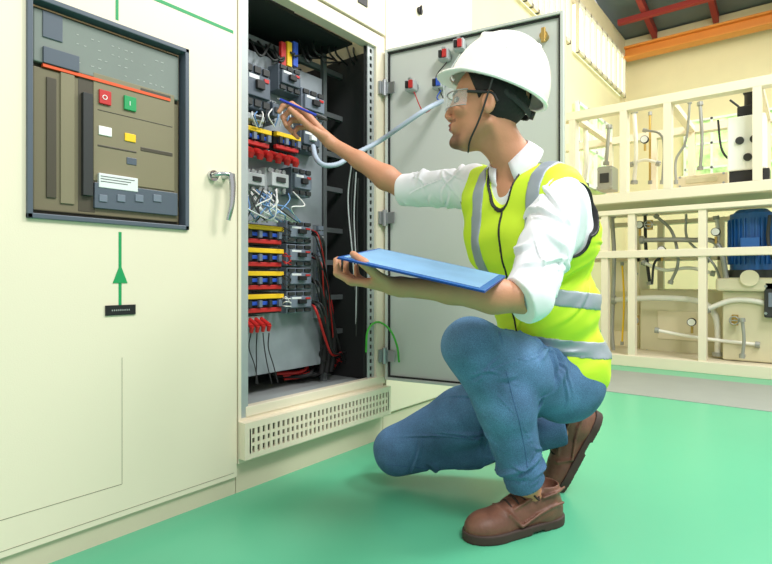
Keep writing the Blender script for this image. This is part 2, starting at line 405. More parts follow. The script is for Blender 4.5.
# ---------------------------------------------------------------- equipment inside
def breaker(a_,b_,c_,d_,label,y=.10,m='breaker_grey',name='circuit_breaker',poles=3,group='circuit breakers in the open cabinet',tog='black',acc='red'):
    x0,x1,z0,z1=rectY(a_,b_,c_,d_,y); w_=x1-x0; h_=z1-z0
    o=thing(name,label,'circuit breaker',((x0+x1)/2,.2,z0),group)
    B(x0,x1,y+.015,.199,z0,z1).build('body',m,o,bevel=.003)
    B(x0+w_*.06,x1-w_*.06,y,y+.016,z0+h_*.25,z1-h_*.25).build('front_cover',m,o,bevel=.003)
    B(x0+w_*.35,x1-w_*.35,y-.014,y+.002,z0+h_*.42,z0+h_*.62).build('toggle',tog,o,bevel=.002)
    B(x0+w_*.68,x1-w_*.14,y-.004,y+.002,z0+h_*.62,z0+h_*.70).build('test_button',acc,o)
    B(x0+w_*.12,x0+w_*.5,y-.001,y+.002,z0+h_*.64,z0+h_*.73).build('rating_label','label_white',o)
    for k in range(poles):
        u=x0+w_*(k+.5)/poles
        for zz in(z1-h_*.12,z0+h_*.12): B(u-w_/poles*.36,u+w_/poles*.36,y+.006,y+.016,zz-h_*.07,zz+h_*.07).build('terminal','dark',o)
    return o
breaker(246,64,272,108,'blue grey breaker nearest the cabinet edge at the top, left of the pen hand',m='slate')
breaker(281,66,302,92,'small dark breaker directly above the hand holding the pen',m='slate',y=.12)
breaker(304,90,326,118,'grey breaker right of the pen hand, beside the corrugated conduit',y=.11)
breaker(303,126,321,152,'grey breaker right of the wrist, on the plate edge',y=.13,m='slate',tog='label_white')
breaker(294,168,313,196,'grey breaker right of the two pale contactors',y=.12)
b0=breaker(289,221,313,243,'grey breaker topmost in the lower column of four',y=.13,group='column of four grey breakers')
zt=onY(301,221,.13).z; zs=[(onY(301,221+23.3*k,.13).z-zt) for k in range(4)]
for k,n_ in ((1,'second from the top'),(2,'third from the top'),(3,'bottom one')): dup(b0,(0,0,zs[k]),f'grey breaker {n_} in the lower column of four')
def busrow(a_,b_,c_,d_,label,y=.12,group='banded terminal rows'):
    x0,x1,z0,z1=rectY(a_,b_,c_,d_,y); h_=z1-z0
    o=thing('terminal_block',label,'terminal block',((x0+x1)/2,.2,z0),group)
    B(x0,x1,y+.02,.199,z0,z1).build('base','black',o)
    B(x0,x1,y,y+.03,z0+h_*.72,z0+h_*.94).build('yellow_cover','yellow',o,bevel=.002)
    B(x0+.02,x1-.02,y+.006,y+.03,z0+h_*.42,z0+h_*.6).build('blue_cover','blue',o,bevel=.002)
    B(x0,x1-.01,y+.003,y+.03,z0+h_*.08,z0+h_*.28).build('red_cover','red',o,bevel=.002)
    for k in range(4):
        u=x0+(x1-x0)*(k+.5)/4; B(u-.007,u+.007,y-.008,y+.004,z0+h_*.34,z0+h_*.66).build('terminal','breaker_grey' if k%2 else 'dark',o)
    return o
r0=busrow(244,224,284,245,'yellow, blue and red terminal row, topmost of the lower stack of four')
zt=onY(264,224,.12).z
for k,n_ in((1,'second'),(2,'third'),(3,'lowest')): dup(r0,(0,0,onY(264,224+23*k,.12).z-zt),f'yellow, blue and red terminal row, {n_} of the lower stack of four')
busrow(243,126,272,147,'yellow, blue and red terminal row below the pen hand',y=.11)
busrow(277,133,301,152,'narrow yellow, blue and red terminal row under the wrist',y=.12)
def contactor(a_,b_,c_,d_,label,m='breaker_light',y=.11):
    x0,x1,z0,z1=rectY(a_,b_,c_,d_,y);w_=x1-x0;h_=z1-z0
    o=thing('contactor',label,'contactor',((x0+x1)/2,.2,z0),'contactors in the open cabinet')
    B(x0,x1,y+.03,.199,z0,z1).build('body',m,o,bevel=.003); B(x0+w_*.1,x1-w_*.1,y,y+.031,z0+h_*.22,z1-h_*.22).build('head',m,o,bevel=.003)
    B(x0+w_*.3,x1-w_*.3,y-.006,y+.002,z0+h_*.4,z1-h_*.4).build('slider','dark',o)
    for k in range(3):
        u=x0+w_*(k+.5)/3
        for zz in(z0+h_*.1,z1-h_*.1): MB().cyl((u,y+.032,zz),(u,y+.02,zz),w_*.09,n=8).build('terminal','steel',o)
    return o
contactor(246,168,267,190,'pale contactor in the middle left below the red lugs')
contactor(270,168,291,192,'pale contactor right of its twin, above the lower breakers')
contactor(246,112,268,123,'small pale relay under the top breaker')
contactor(272,98,280,122,'narrow dark relay between top breaker and pen hand',m='slate')
o=thing('terminal_strip','narrow grey terminal strip on the plate edge right of four breakers','terminal strip',(PLX1-.02,.2,.6),)
x0,x1,z0,z1=rectY(316,225,321,318,.18)
B(x0,x1,.18,.199,z0,z1).build('rail','steel',o)
st_=(z1-z0)/18
for k in range(18): B(x0,x1,.165,.18,z0+k*st_,z0+k*st_+st_*.8).build('terminal','breaker_grey' if k%5 else 'breaker_light',o)
def lugs(a_,b_,c_,d_,n,label,y=.10):
    x0,x1,z0,z1=rectY(a_,b_,c_,d_,y)
    o=thing('cable_lug_row',label,'cable lugs',((x0+x1)/2,y,z0))
    B(x0,x1,y+.045,.199,z1-.012,z1+.012).build('carrier','breaker_light',o)
    for k in range(n):
        u=x0+(x1-x0)*(k+.5)/n; r=(x1-x0)/n*.34
        MB().cyl((u,y+.05,z1),(u,y,(z0+z1)/2),r,n=12).cyl((u,y,(z0+z1)/2),(u,y+.005,z0),r,r*.7,n=12).build('lug','red',o)
    return o
lugs(246,151,300,162,6,'row of red insulated cable lugs above the pale contactors')
lugs(249,320,272,332,4,'short row of red lugs hanging below the terminal stack')
for nm,m_,px_ in(('red','red',284),('yellow','yellow',290),('blue','blue',296)):
    x0,x1,z0,z1=rectY(px_-2.5,42,px_+2,66,.15)
    tag(MB().box(x0,x1,.15,.165,z0-.0,z1).build('busbar',m_),f'{nm} vertical busbar above the small dark breaker','busbar')
def wire(pts,r,m,label,cat='wire',group=None,name='wire'):
    o=MB().tube(pts,r,n=8,res=8).build(name,m); tag(o,label,cat,group); return o
cols=['white','wire_blue','label_white','wire_blue','white','dark']
names={'white':'white','label_white':'white','wire_blue':'pale blue','dark':'black','red':'red','blue':'blue','rubber':'black','yellow':'yellow'}
for k in range(24):
    a_=247+random.random()*48; b_=188+random.random()*8
    e_=248+random.random()*54
    pts=[onY(a_,b_,.10),onY(a_-6+random.random()*18,b_+6+random.random()*8,.05+random.random()*.03),onY((a_+e_)/2+random.uniform(-8,8),205+random.random()*12,.06),onY(e_,222,.115)]
    m_=cols[k%6]; wire(pts,.0026,m_,f'thin {names[m_]} control wire looped under the contactors',group=f'{names[m_]} wires between contactors and lower stack')
for k in range(10):
    a_=247+k*5; pts=[onY(a_,108+random.random()*4,.11),onY(a_-4+random.random()*6,116,.08),onY(a_+random.uniform(-4,6),127,.10)]
    m_=cols[(k+1)%6]; wire(pts,.0024,m_,f'short {names[m_]} wire below the top breaker row',group=f'short {names[m_]} wires below the top breakers')
for k in range(16):
    r_=k%4; py0=228+23*r_+random.random()*10
    pts=[onY(282,py0,.125),onY(286,py0+random.uniform(-3,5),.09),onY(291,py0+random.uniform(-2,6),.125)]
    m_=['dark','white','dark','red'][(k*7)%4]; wire(pts,.0022,m_,f'short {names[m_]} jumper wire between terminal stack and breakers',group=f'{names[m_]} jumper wires beside the lower breakers')
for k in range(18):
    r_=k%4; py0=230+23*r_+random.random()*6
    pts=[onY(312,py0,.15),onY(316+random.random()*8,py0+8,.10),onY(321+random.random()*12,py0+40+random.random()*20,.14+random.random()*.04),onY(320+random.random()*26,350+random.random()*8,.2),onY(308+random.random()*50,382,.28)]
    for q in pts: q.z=max(q.z,.29)
    m_=['dark','rubber','dark','red','rubber'][k%5]
    wire(pts,.0034 if k%3 else .0055,m_,f'{names[m_]} wire running down from the lower breaker column',group=f'{names[m_]} wires below the lower breakers')
for k in range(4):
    a_=251+k*6; e_=random.uniform(-2,14)
    pts=[onY(a_,333,.10),onY(a_+random.uniform(-2,3),348,.14),onY(a_+e_*.5,365,.18),onY(a_+e_,384,.19)]
    for q in pts: q.z=max(q.z,.30)
    m_='dark'; wire(pts,.0022,m_,f'thin {names[m_]} wire hanging from the lower red lugs',group=f'{names[m_]} wires under the lower red lugs')
for k in range(8):
    z=random.uniform(.28,.31); x=random.uniform(1.52,1.62)
    pts=[(x,.25+random.random()*.1,z),(x+.1,.22+random.random()*.15,z+.01),(x+.16,.3,z+.08),(1.79-random.random()*.08,.36,z+.3)]
    m_='rubber' if k%3 else 'red'
    wire(pts,.008 if k%2 else .005,m_,f'{names[m_]} cable rising from the cabinet bottom corner','cable',f'{names[m_]} cables in the cabinet bottom corner','cable')
for k in range(9):
    x=1.60+k*.026; y=.42+random.random()*.08
    pts=[(x,y,1.72),(x+.02,y-.03,1.3),(x-.01,y,.9),(x+random.uniform(-.04,.05),y-.04,.3)]
    wire(pts,.011,'rubber','thick black power cable running down the back of the open cabinet','cable','power cables at the back of the open cabinet','cable')
for k in range(3):
    x=1.70+k*.03
    o=thing('cable','thick black cable with a red heat shrink end in the cabinet corner','cable',(x,.3,.4),'red ended cables in the lower corner')
    MB().tube([(x,.2,.3),(x+.01,.19,.42),(x,.2,.54)],.012).build('sheath','rubber',o); MB().tube([(x,.2,.54),(x,.2,.58),(x,.21,.62)],.013).build('heat_shrink','red',o)
for k in range(14):
    pts=[onY(250+k*8,36+random.random()*14,.24),onY(258+k*7+random.random()*10,50+random.random()*12,.14),onY(268+k*7+random.random()*12,44+k*2,.22)]
    wire(pts,.0045,'dark','short dark wire looped across the top of the mounting plate',group='dark wires at the top of the open cabinet')
for k in range(4):
    pts=[onY(352+k*2,160+k*6,.03),onY(348+k*3,200+k*8,.06),onY(352+k*2,250+k*8,.05),onY(356,300+k*12,.06)]
    wire(pts,.0032,['breaker_light','dark','breaker_light','dark'][k],f'{["pale","black"][k%2]} cable dropping beside the perforated post','cable',f'{["pale","black"][k%2]} cables beside the perforated post','cable')
pts=[onY(313,146,.11),onY(316,158,.06),onY(324,165,.02),onY(338,164,-.01),onY(353,155,-.03),P(378,142,2.26),P(400,127,2.20),P(425,110,2.18),onD(442,101,.0)]
tag(MB().tube(pts,.0095,n=12,res=16,rf=lambda i:1+.14*(i%2)).build('corrugated_conduit','conduit'),'pale corrugated conduit running from the breakers to the open door','conduit')
tag(MB().tube([onY(366,352,-.01),onY(368,330,-.03),onD(378,322,.03),onD(390,330,.04),onD(397,346,.03),onD(399,362,.0)],.0045,n=8,res=10).build('earth_wire','cable_green'),'green earth wire arching from cabinet frame to door bottom','wire')
def switch(px,py,label,m='red'):
    p=onD(px,py,-.018)
    o=thing('door_switch',label,'switch',p,'switches on the inside of the open door')
    MB().cyl(p,p+dn*.012,.024).build('nut','steel',o)
    MB().ob(p+dn*.03,dd*.022,dn*.018,up*.022).build('contact_block','breaker_light',o,bevel=.002)
    MB().ob(p+dn*.052+dd*.008,dd*.008,dn*.006,up*.016).build('coloured_contact',m,o)
    MB().ob(p+dn*.052-dd*.010,dd*.006,dn*.006,up*.014).build('terminal_cover','black',o)
    MB().cyl(p+dn*.05+up*.024,p+dn*.03+up*.03,.006,n=8).build('terminal','steel',o)
for a in((414,88,'switch back with red contact, lowest left on the open door','red'),(441,86,'switch back with blue contact beside the conduit end','blue'),(447,58,'switch back with red contact left of the helmet','red'),(462,48,'switch back with red contact just above the helmet','red')):
    switch(*a)
for k,(p1,p2,p3) in enumerate((((414,92),(424,112),(438,103)),((441,90),(437,98),(443,102)),((447,62),(436,78),(443,98)),((460,54),(445,80),(444,98)))):
    wire([onD(*p1,.03),onD(*p2,.03),onD(*p3,.005)],.0025,['red','blue','dark','label_white'][k],f'thin {["red","blue","black","white"][k]} wire from door switch to conduit')
# ---------------------------------------------------------------- background machine frame
FX=4.68
o=thing('machine_rack','cream steel machine frame with two tiers on the far side','machine frame',(FX+.5,-1,0))
def fbox(y0,y1,z0,z1,x0=FX,x1=FX+.1): return B(x0,x1,y0,y1,z0,z1)
yl,yr=.62,-3.2
for z0,z1,nm in((0.0,.09,'bottom_rail'),(.885,.945,'beam'),(1.24,1.28,'beam'),(1.34,1.42,'beam'),(2.09,2.16,'beam')):
    fbox(yr,yl,z0,z1).build(nm,'cream',o,bevel=.004)
    fbox(yr,yl,z0,z1,FX+1.1,FX+1.2).build(nm,'cream',o)
def ypx(px): return onX(px,200,FX).y
for px in(572,623,667,757):
    y=ypx(px); fbox(y-.027,y+.027,1.42,2.09).build('post','cream',o)
    fbox(y-.027,y+.027,1.42,2.09,FX+1.1,FX+1.17).build('post','cream',o)
for px in(604,631,702,840):
    y=ypx(px); fbox(y-.027,y+.027,.09,1.24,FX+.01,FX+.08).build('post','cream',o)
    fbox(y-.027,y+.027,.09,1.24,FX+1.1,FX+1.16).build('post','cream',o)
B(FX+.1,FX+1.1,yr,yl,1.36,1.40).build('deck','cream_dark',o)
B(FX+.1,FX+1.1,yr,yl,.05,.085).build('deck','cream_dark',o)
for y in(ypx(572),ypx(667),ypx(757)): B(FX+.1,FX+1.1,y-.03,y+.03,2.1,2.15).build('cross_beam','cream',o)
def X_(px,py,x): return onX(px,py,x)
x=FX+.35; p=X_(752,270,x); q=X_(752,214,x)
o=thing('electric_motor','upright blue electric motor in the lower tier of the frame','motor',(x,p.y,p.z))
MB().cyl((x,p.y,p.z),(x,p.y,q.z),.145,n=28).build('body','motor_blue',o)
f=MB()
for k in range(28):
    a=2*math.pi*k/28; f.ob(Vector((x+.15*math.cos(a),p.y+.15*math.sin(a),(p.z+q.z)/2)),Vector((math.cos(a),math.sin(a),0))*.012,Vector((-math.sin(a),math.cos(a),0))*.004,up*((q.z-p.z)*.4))
f.build('cooling_fins','motor_blue',o)
MB().cyl((x,p.y,q.z),(x,p.y,q.z+.03),.13,.10,n=28).build('fan_cover','motor_blue',o); MB().cyl((x,p.y,p.z-.06),(x,p.y,p.z),.16,n=28).build('flange','dark',o)
B(x-.2,x-.12,p.y-.06,p.y+.06,p.z+.12,p.z+.24).build('terminal_box','motor_blue',o,bevel=.004)
zm=p.z
o=thing('gearbox','cream pump block carrying the blue motor','pump',(x,p.y,.5))
B(x-.2,x+.25,p.y-.22,p.y+.22,.62,zm-.062).build('body','machine_cream',o,bevel=.02); MB().cyl((x-.2,p.y,.72),(x-.23,p.y,.72),.06,n=24).build('cover','machine_cream',o)
B(x-.14,x+.2,p.y-.18,p.y+.18,.09,.62).build('pedestal','tank',o,bevel=.01)
x=FX+.25; p=X_(749,182,x); q=X_(749,118,x)
o=thing('control_unit','white and black control unit standing on the upper deck','control unit',(x,p.y,p.z))
B(x-.1,x+.1,p.y-.11,p.y+.13,p.z+.08,q.z).build('case','white',o,bevel=.01)
B(x-.08,x+.1,p.y-.13,p.y+.12,1.41,p.z+.08).build('base','black',o)
B(x-.08,x+.08,p.y-.05,p.y+.07,q.z,q.z+.08).build('neck','black',o,bevel=.01)
MB().cyl((x,p.y,q.z+.08),(x,p.y,q.z+.2),.03,n=14).sph((x,p.y,q.z+.2),.04).build('lever','black',o)
for dy,dz in((.05,.30),(-.04,.30),(.0,.17)): MB().cyl((x-.1,p.y+dy,p.z+dz),(x-.12,p.y+dy,p.z+dz),.028,n=16).build('dial','dark',o)
def boxthing(name,label,cat,x,a_,b_,c_,d_,dep,m,det='dark'):
    p=X_(a_,b_,x);q=X_(c_,d_,x); pm_=X_((a_+c_)/2,d_,x); pt=X_((a_+c_)/2,b_,x)
    o=thing(name,label,cat,(x+dep/2,(p.y+q.y)/2,pm_.z))
    B(x,x+dep,p.y,q.y,pm_.z,pt.z).build('body',m,o,bevel=.01)
    yc=(p.y+q.y)/2; w_=abs(p.y-q.y); h_=pt.z-pm_.z
    B(x-.01,x,yc-w_*.3,yc+w_*.3,pm_.z+h_*.3,pm_.z+h_*.7).build('cover',det,o,bevel=.003)
    for i in(-1,1):
        for j in(.12,.88): MB().cyl((x-.006,yc+i*w_*.42,pm_.z+h_*j),(x+.01,yc+i*w_*.42,pm_.z+h_*j),.010,n=8).build('bolt','steel',o)
    return o
boxthing('hydraulic_tank','large beige tank low inside the machine frame','tank',FX+.5,640,290,735,362,.5,'tank','machine_cream')
boxthing('junction_box','small black junction box beside the blue motor','box',FX+.15,764,282,786,318,.15,'dark','breaker_grey')
boxthing('valve_block','grey valve block at the left of the upper deck','valve',FX+.3,597,166,612,190,.2,'pipe_grey','dark')
boxthing('machine_housing','tall cream machine housing behind the left lower post','machine housing',FX+.7,606,262,640,360,.4,'machine_cream','tank')
boxthing('filter_unit','low cream filter unit on the upper deck under the green window','filter unit',FX+.6,676,174,728,186,.4,'machine_cream','tank')
def pipe(pts,r,m,label,fl=True):
    pp=[X_(a,b,FX+c) for a,b,c in pts]
    o=thing('pipe',label,'pipe',pp[0],'pipes inside the machine frame')
    MB().tube(pp,r,n=10,res=8).build('tube',m,o)
    if fl:
        for i,j in((0,1),(-1,-2)):
            d=(pp[j]-pp[i]).normalized(); MB().cyl(pp[i],pp[i]+d*.03,r*1.7,n=12).build('flange','pipe_grey',o)
pipe([(612,300,.3),(660,298,.3),(700,302,.3),(716,318,.3),(718,356,.3)],.024,'pipe_white','white pipe bending down between the lower posts')
pipe([(640,240,.25),(690,240,.25),(718,245,.25),(728,290,.25)],.020,'pipe_grey','grey pipe under the motor side of the lower tier')
pipe([(612,215,.3),(614,260,.3),(612,330,.3),(614,356,.3)],.018,'pipe_grey','grey upright pipe at the far left of the lower tier')
pipe([(645,212,.4),(646,250,.4),(650,285,.4)],.014,'dark','dark upright pipe right of the second lower post')
pipe([(655,330,.2),(700,338,.2),(760,345,.2)],.014,'pipe_white','thin white pipe running low across the frame')
pipe([(705,310,.2),(735,300,.2),(772,305,.2),(800,320,.2)],.020,'pipe_white','white pipe crossing in front of the pump block')
pipe([(700,102,.5),(702,140,.5),(700,170,.5)],.014,'pipe_grey','grey upright pipe on the upper deck centre')
pipe([(690,100,.3),(686,140,.3),(676,160,.3),(676,184,.3)],.010,'pipe_grey','thin grey pipe bending on the upper deck')
pipe([(609,125,.4),(608,140,.4),(606,165,.4)],.016,'pipe_grey','grey upright pipe above the grey valve block')
pipe([(585,120,.4),(586,160,.4),(583,186,.4)],.024,'pipe_white','white upright pipe next to the open door edge')
pipe([(718,120,.2),(722,150,.2),(735,165,.2)],.008,'dark','thin black hose reaching the control unit',fl=False)
pipe([(730,100,.3),(740,108,.3),(748,118,.25)],.008,'dark','short black hose dropping to the top of the control unit',fl=False)
pipe([(770,215,.15),(768,240,.15),(775,262,.15),(790,270,.15)],.012,'dark','dark hose right of the blue motor',fl=False)
pipe([(655,215,.3),(672,232,.3),(678,262,.3),(670,284,.3)],.012,'pipe_grey','thin grey curved line behind the middle lower bay')
pipe([(686,214,.3),(688,240,.3),(712,262,.3),(722,284,.3)],.010,'pipe_grey','thin grey curved hose left of the blue motor',fl=False)
pipe([(642,262,.35),(664,270,.35),(690,268,.35),(715,274,.35)],.014,'pipe_white','short white pipe above the beige tank')
pipe([(622,262,.15),(624,300,.15),(622,345,.15)],.008,'yellow','thin yellow line beside the left lower post')
pipe([(643,130,.3),(660,134,.3),(664,150,.3),(662,184,.3)],.010,'pipe_grey','thin grey bent line by the third upper post')
pipe([(630,165,.5),(645,160,.5),(660,164,.5)],.014,'pipe_white','short white pipe low on the upper deck left')
pipe([(634,110,.5),(636,150,.5),(634,184,.5)],.018,'pipe_white','white upright pipe on the upper deck left bay')
pipe([(650,112,.6),(650,184,.6)],.010,'brass','thin brass upright line on the upper deck left bay')
pipe([(742,318,.1),(744,340,.1),(742,358,.1)],.012,'pipe_grey','thin grey upright pipe before the pump pedestal')
pipe([(652,284,.25),(655,262,.25),(668,256,.25),(690,256,.25)],.010,'dark','thin dark line rising from the beige tank',fl=False)
pipe([(716,216,.4),(718,240,.4),(706,262,.4)],.014,'pipe_white','short white pipe hanging left of the motor')
for a_,b_,lab in((662,250,'round gauge on a grey pipe near the second lower post'),(716,232,'round gauge left of the blue motor'),(640,225,'round gauge under the deck at left'),(692,322,'round gauge in front of the beige tank'),(645,140,'round gauge on the upper deck left bay')):
    p=X_(a_,b_,FX+.2); o=thing('pressure_gauge',lab,'gauge',p,'pressure gauges in the frame')
    MB().cyl(p,p+Vector((-.03,0,0)),.032,n=20).build('case','dark',o); MB().cyl(p+Vector((-.03,0,0)),p+Vector((-.034,0,0)),.027,n=20).build('dial','white',o); MB().cyl(p-up*.035,p-up*.09,.01,n=8).build('stem','brass',o)
for a_,b_ in((636,320),(650,225),(735,320)):
    p=X_(a_,b_,FX+.18); o=thing('valve','brass pipe valve with a small handwheel','valve',p,'valves in the frame')
    MB().cyl(p-up*.04,p+up*.04,.022,n=14).build('body','brass',o)
    w_=MB(); w_.tube([p+Vector((-.06,.03*math.cos(k*math.pi/6),.03*math.sin(k*math.pi/6))) for k in range(13)],.005,n=6,res=1); w_.cyl(p,p+Vector((-.06,0,0)),.006,n=8).ob(p+Vector((-.06,0,0)),Vector((.003,0,0)),Vector((0,.03,0)),up*.003); w_.build('handwheel','pipe_grey',o)
# ================================================================ PERSON
class Grid:
    def __init__(s,pts,pad,v):
        a=np.array([tuple(p) for p in pts]); s.lo=a.min(0)-pad; hi=a.max(0)+pad; s.v=v
        s.n=np.ceil((hi-s.lo)/v).astype(int)+1; s.F=np.full(tuple(s.n),1.0,np.float32)
    def sub(s,lo,hi):
        a=np.maximum(np.floor((np.array(lo)-s.lo)/s.v).astype(int),0); b=np.minimum(np.ceil((np.array(hi)-s.lo)/s.v).astype(int)+1,s.n)
        if (b<=a).any(): return None
        sl=tuple(slice(int(a[i]),int(b[i])) for i in range(3)); ax=[(s.lo[i]+s.v*np.arange(a[i],b[i])).astype(np.float32) for i in range(3)]
        return sl,ax[0][:,None,None],ax[1][None,:,None],ax[2][None,None,:]
    def comb(s,sl,d,k,op):
        A=s.F[sl]
        if op=='u':
            R=np.minimum(A,d)
            if k>0: h=np.maximum(k-np.abs(A-d),0)/k; R=R-h*h*k*.25
        else:
            if op=='s': d=-d
            R=np.maximum(A,d)
            if k>0: h=np.maximum(k-np.abs(A-d),0)/k; R=R+h*h*k*.25
        s.F[sl]=R
    def cone(s,a,b,r1,r2=None,k=.02,op='u'):
        r2=r1 if r2 is None else r2; a=Vector(a);b=Vector(b); m=max(r1,r2)+k+3*s.v
        g=s.sub([min(a[i],b[i])-m for i in range(3)],[max(a[i],b[i])+m for i in range(3)])
        if g is None: return
        sl,X,Y,Z=g; ba=b-a; L=max(ba.dot(ba),1e-9)
        h=np.clip(((X-a.x)*ba.x+(Y-a.y)*ba.y+(Z-a.z)*ba.z)/L,0,1)
        d=np.sqrt((X-a.x-h*ba.x)**2+(Y-a.y-h*ba.y)**2+(Z-a.z-h*ba.z)**2)-(r1+(r2-r1)*h)
        s.comb(sl,d.astype(np.float32),k,op)
    def fn(s,c,ext,f,k=0,op='u'):
        g=s.sub([c[i]-ext for i in range(3)],[c[i]+ext for i in range(3)])
        if g is None: return
        sl,X,Y,Z=g; s.comb(sl,f(X,Y,Z).astype(np.float32),k,op)
    def ell(s,c,r,fr,k=.02,op='u'):
        def f(X,Y,Z):
            u,v,w=loc(fr,c,X,Y,Z); k0=np.sqrt((u/r[0])**2+(v/r[1])**2+(w/r[2])**2); k1=np.sqrt((u/r[0]**2)**2+(v/r[1]**2)**2+(w/r[2]**2)**2)+1e-6
            return k0*(k0-1)/k1
        s.fn(c,max(r)+k+3*s.v,f,k,op)
    def all(s,f,k=0,op='i'):
        g=s.sub(s.lo-1,s.lo+s.v*s.n+1); sl,X,Y,Z=g; s.comb(sl,f(X,Y,Z).astype(np.float32),k,op)
    def disp(s,f):
        sl,X,Y,Z=s.sub(s.lo-1,s.lo+s.v*s.n+1); s.F+=f(X,Y,Z).astype(np.float32)
    def folds(s,a,b,r1,r2,n,h,seed,t0=0.,t1=1.,span=1.6,slope=.12,ang=(0,6.28),ref=None,lim=1.35,sharp=1.0):
        rs=random.Random(seed); a=Vector(a);b=Vector(b); z=(b-a).normalized(); L=(b-a).length
        x=(ref-z*ref.dot(z)).normalized() if ref else z.orthogonal().normalized(); y=z.cross(x)
        for i in range(n):
            t=rs.uniform(t0,t1); an=rs.uniform(*ang); sp=span*rs.uniform(.6,1.2); sl_=slope*rs.uniform(-1,1); hh=h*rs.uniform(.6,1.25); ph=rs.uniform(0,6); m=max(r1,r2)*lim+.02
            c=a+z*(t*L); g=s.sub([c[j]-m-.03 for j in range(3)],[c[j]+m+.03 for j in range(3)])
            if g is None: continue
            sl,X,Y,Z=g; dx,dy,dz=X-a.x,Y-a.y,Z-a.z
            zz=dx*z.x+dy*z.y+dz*z.z; xx=dx*x.x+dy*x.y+dz*x.z; yy=dx*y.x+dy*y.y+dz*y.z
            th=np.arctan2(yy,xx)-an; th=(th+np.pi)%(2*np.pi)-np.pi; f=th/sp
            rr=np.sqrt(xx*xx+yy*yy)
            u=zz-(t*L+sl_*L*f+.010*np.sin(4*f+ph))
            env=np.exp(-(f*1.7)**4)*np.clip((rr-(min(r1,r2)*.45))/.02,0,1)*np.clip((max(r1,r2)*lim-rr)/.02,0,1); wd=hh*1.25*sharp
            s.F[sl]+=(env*(-hh*np.exp(-(u/wd)**2)+hh*.8*np.exp(-((u-wd*1.5)/(wd*.8))**2))).astype(np.float32)
    def mesh(s):
        F=s.F; I=F<0; nx,ny,nz=F.shape; S=np.zeros((nx-1,ny-1,nz-1),np.uint8)
        cs=[(a,b,c) for a in(0,1) for b in(0,1) for c in(0,1)]
        for a,b,c in cs: S+=I[a:nx-1+a,b:ny-1+b,c:nz-1+c]
        act=(S>0)&(S<8); ci=np.argwhere(act); idx=np.full(S.shape,-1,np.int32); idx[act]=np.arange(len(ci)); del S
        vals=[F[ci[:,0]+a,ci[:,1]+b,ci[:,2]+c] for a,b,c in cs]
        acc=np.zeros((len(ci),3)); cnt=np.zeros(len(ci))
        for i in range(8):
            for j in range(i+1,8):
                df=np.array(cs[j])-np.array(cs[i])
                if np.abs(df).sum()!=1: continue
                m=(vals[i]<0)!=(vals[j]<0); t=vals[i][m]/(vals[i][m]-vals[j][m]); acc[m]+=np.array(cs[i])+t[:,None]*df; cnt[m]+=1
        V=s.lo+s.v*(ci+acc/np.maximum(cnt,1)[:,None]); Q=[]
        e=I[:-1,1:-1,1:-1]!=I[1:,1:-1,1:-1]; q=np.argwhere(e); i,j,k=q[:,0],q[:,1]+1,q[:,2]+1
        c=np.stack([idx[i,j-1,k-1],idx[i,j,k-1],idx[i,j,k],idx[i,j-1,k]],1); f=~I[i,j,k]; c[f]=c[f][:,::-1]; Q.append(c)
        e=I[1:-1,:-1,1:-1]!=I[1:-1,1:,1:-1]; q=np.argwhere(e); i,j,k=q[:,0]+1,q[:,1],q[:,2]+1
        c=np.stack([idx[i-1,j,k-1],idx[i-1,j,k],idx[i,j,k],idx[i,j,k-1]],1); f=~I[i,j,k]; c[f]=c[f][:,::-1]; Q.append(c)
        e=I[1:-1,1:-1,:-1]!=I[1:-1,1:-1,1:]; q=np.argwhere(e); i,j,k=q[:,0]+1,q[:,1]+1,q[:,2]
        c=np.stack([idx[i-1,j-1,k],idx[i,j-1,k],idx[i,j,k],idx[i-1,j,k]],1); f=~I[i,j,k]; c[f]=c[f][:,::-1]; Q.append(c)
        Q=np.concatenate(Q)
        for _ in range(2):
            sm=np.zeros_like(V); n_=np.zeros(len(V))
            for a in range(4):
                b=(a+1)%4
                np.add.at(sm,Q[:,a],V[Q[:,b]]); np.add.at(n_,Q[:,a],1)
                np.add.at(sm,Q[:,b],V[Q[:,a]]); np.add.at(n_,Q[:,b],1)
            V=V*.5+.5*sm/np.maximum(n_,1)[:,None]
        return V,Q
    def build(s,name,m,parent,label=None,colf=None):
        V,Q=s.mesh(); me=bpy.data.meshes.new(name); me.from_pydata(V.tolist(),[],Q.tolist())
        me.polygons.foreach_set('use_smooth',[True]*len(Q)); me.materials.append(M[m])
        if colf is not None:
            at=me.color_attributes.new('Col','FLOAT_COLOR','POINT'); c=np.ones((len(V),4)); c[:,:3]=colf(V); at.data.foreach_set('color',c.ravel())
        me.update(); o=bpy.data.objects.new(name,me); C.objects.link(o); link(o,parent)
        if label:o['label']=label
        s.bvh=lambda: BVHTree.FromPolygons(V.tolist(),Q.tolist())
        return o
def loc(fr,c,X,Y,Z):
    return [(X-c[0])*a[0]+(Y-c[1])*a[1]+(Z-c[2])*a[2] for a in fr]
def hit(bvh,px,py,off=0):
    d=(P(px,py,1)-CAM).normalized(); r=bvh.ray_cast(CAM,d)
    return None if r[0] is None else r[0]+r[1]*off
person=thing('person','man in white helmet and lime vest kneeling before the open cabinet, holding pen and clipboard','person',P(545,490,1.7).xy.to_3d())
nsh=P(560,205,1.48); fsh=P(474,187,1.76); nel=P(528,297,1.31); nwr=P(402,287,1.29); fel=P(408,190,1.88); fwr=P(331,143,1.95)
nhip=P(560,386,1.61); nkn=P(472,347,1.45); nan=P(525,482,1.54); fhip=P(532,384,1.78); fkn=P(398,450,1.90); fan=P(558,430,1.85)
s1=(rt*.643-fw*.766).normalized(); fr1=-(rt*.766+fw*.643).normalized(); s3=(rt*.2-fw*.98).normalized()
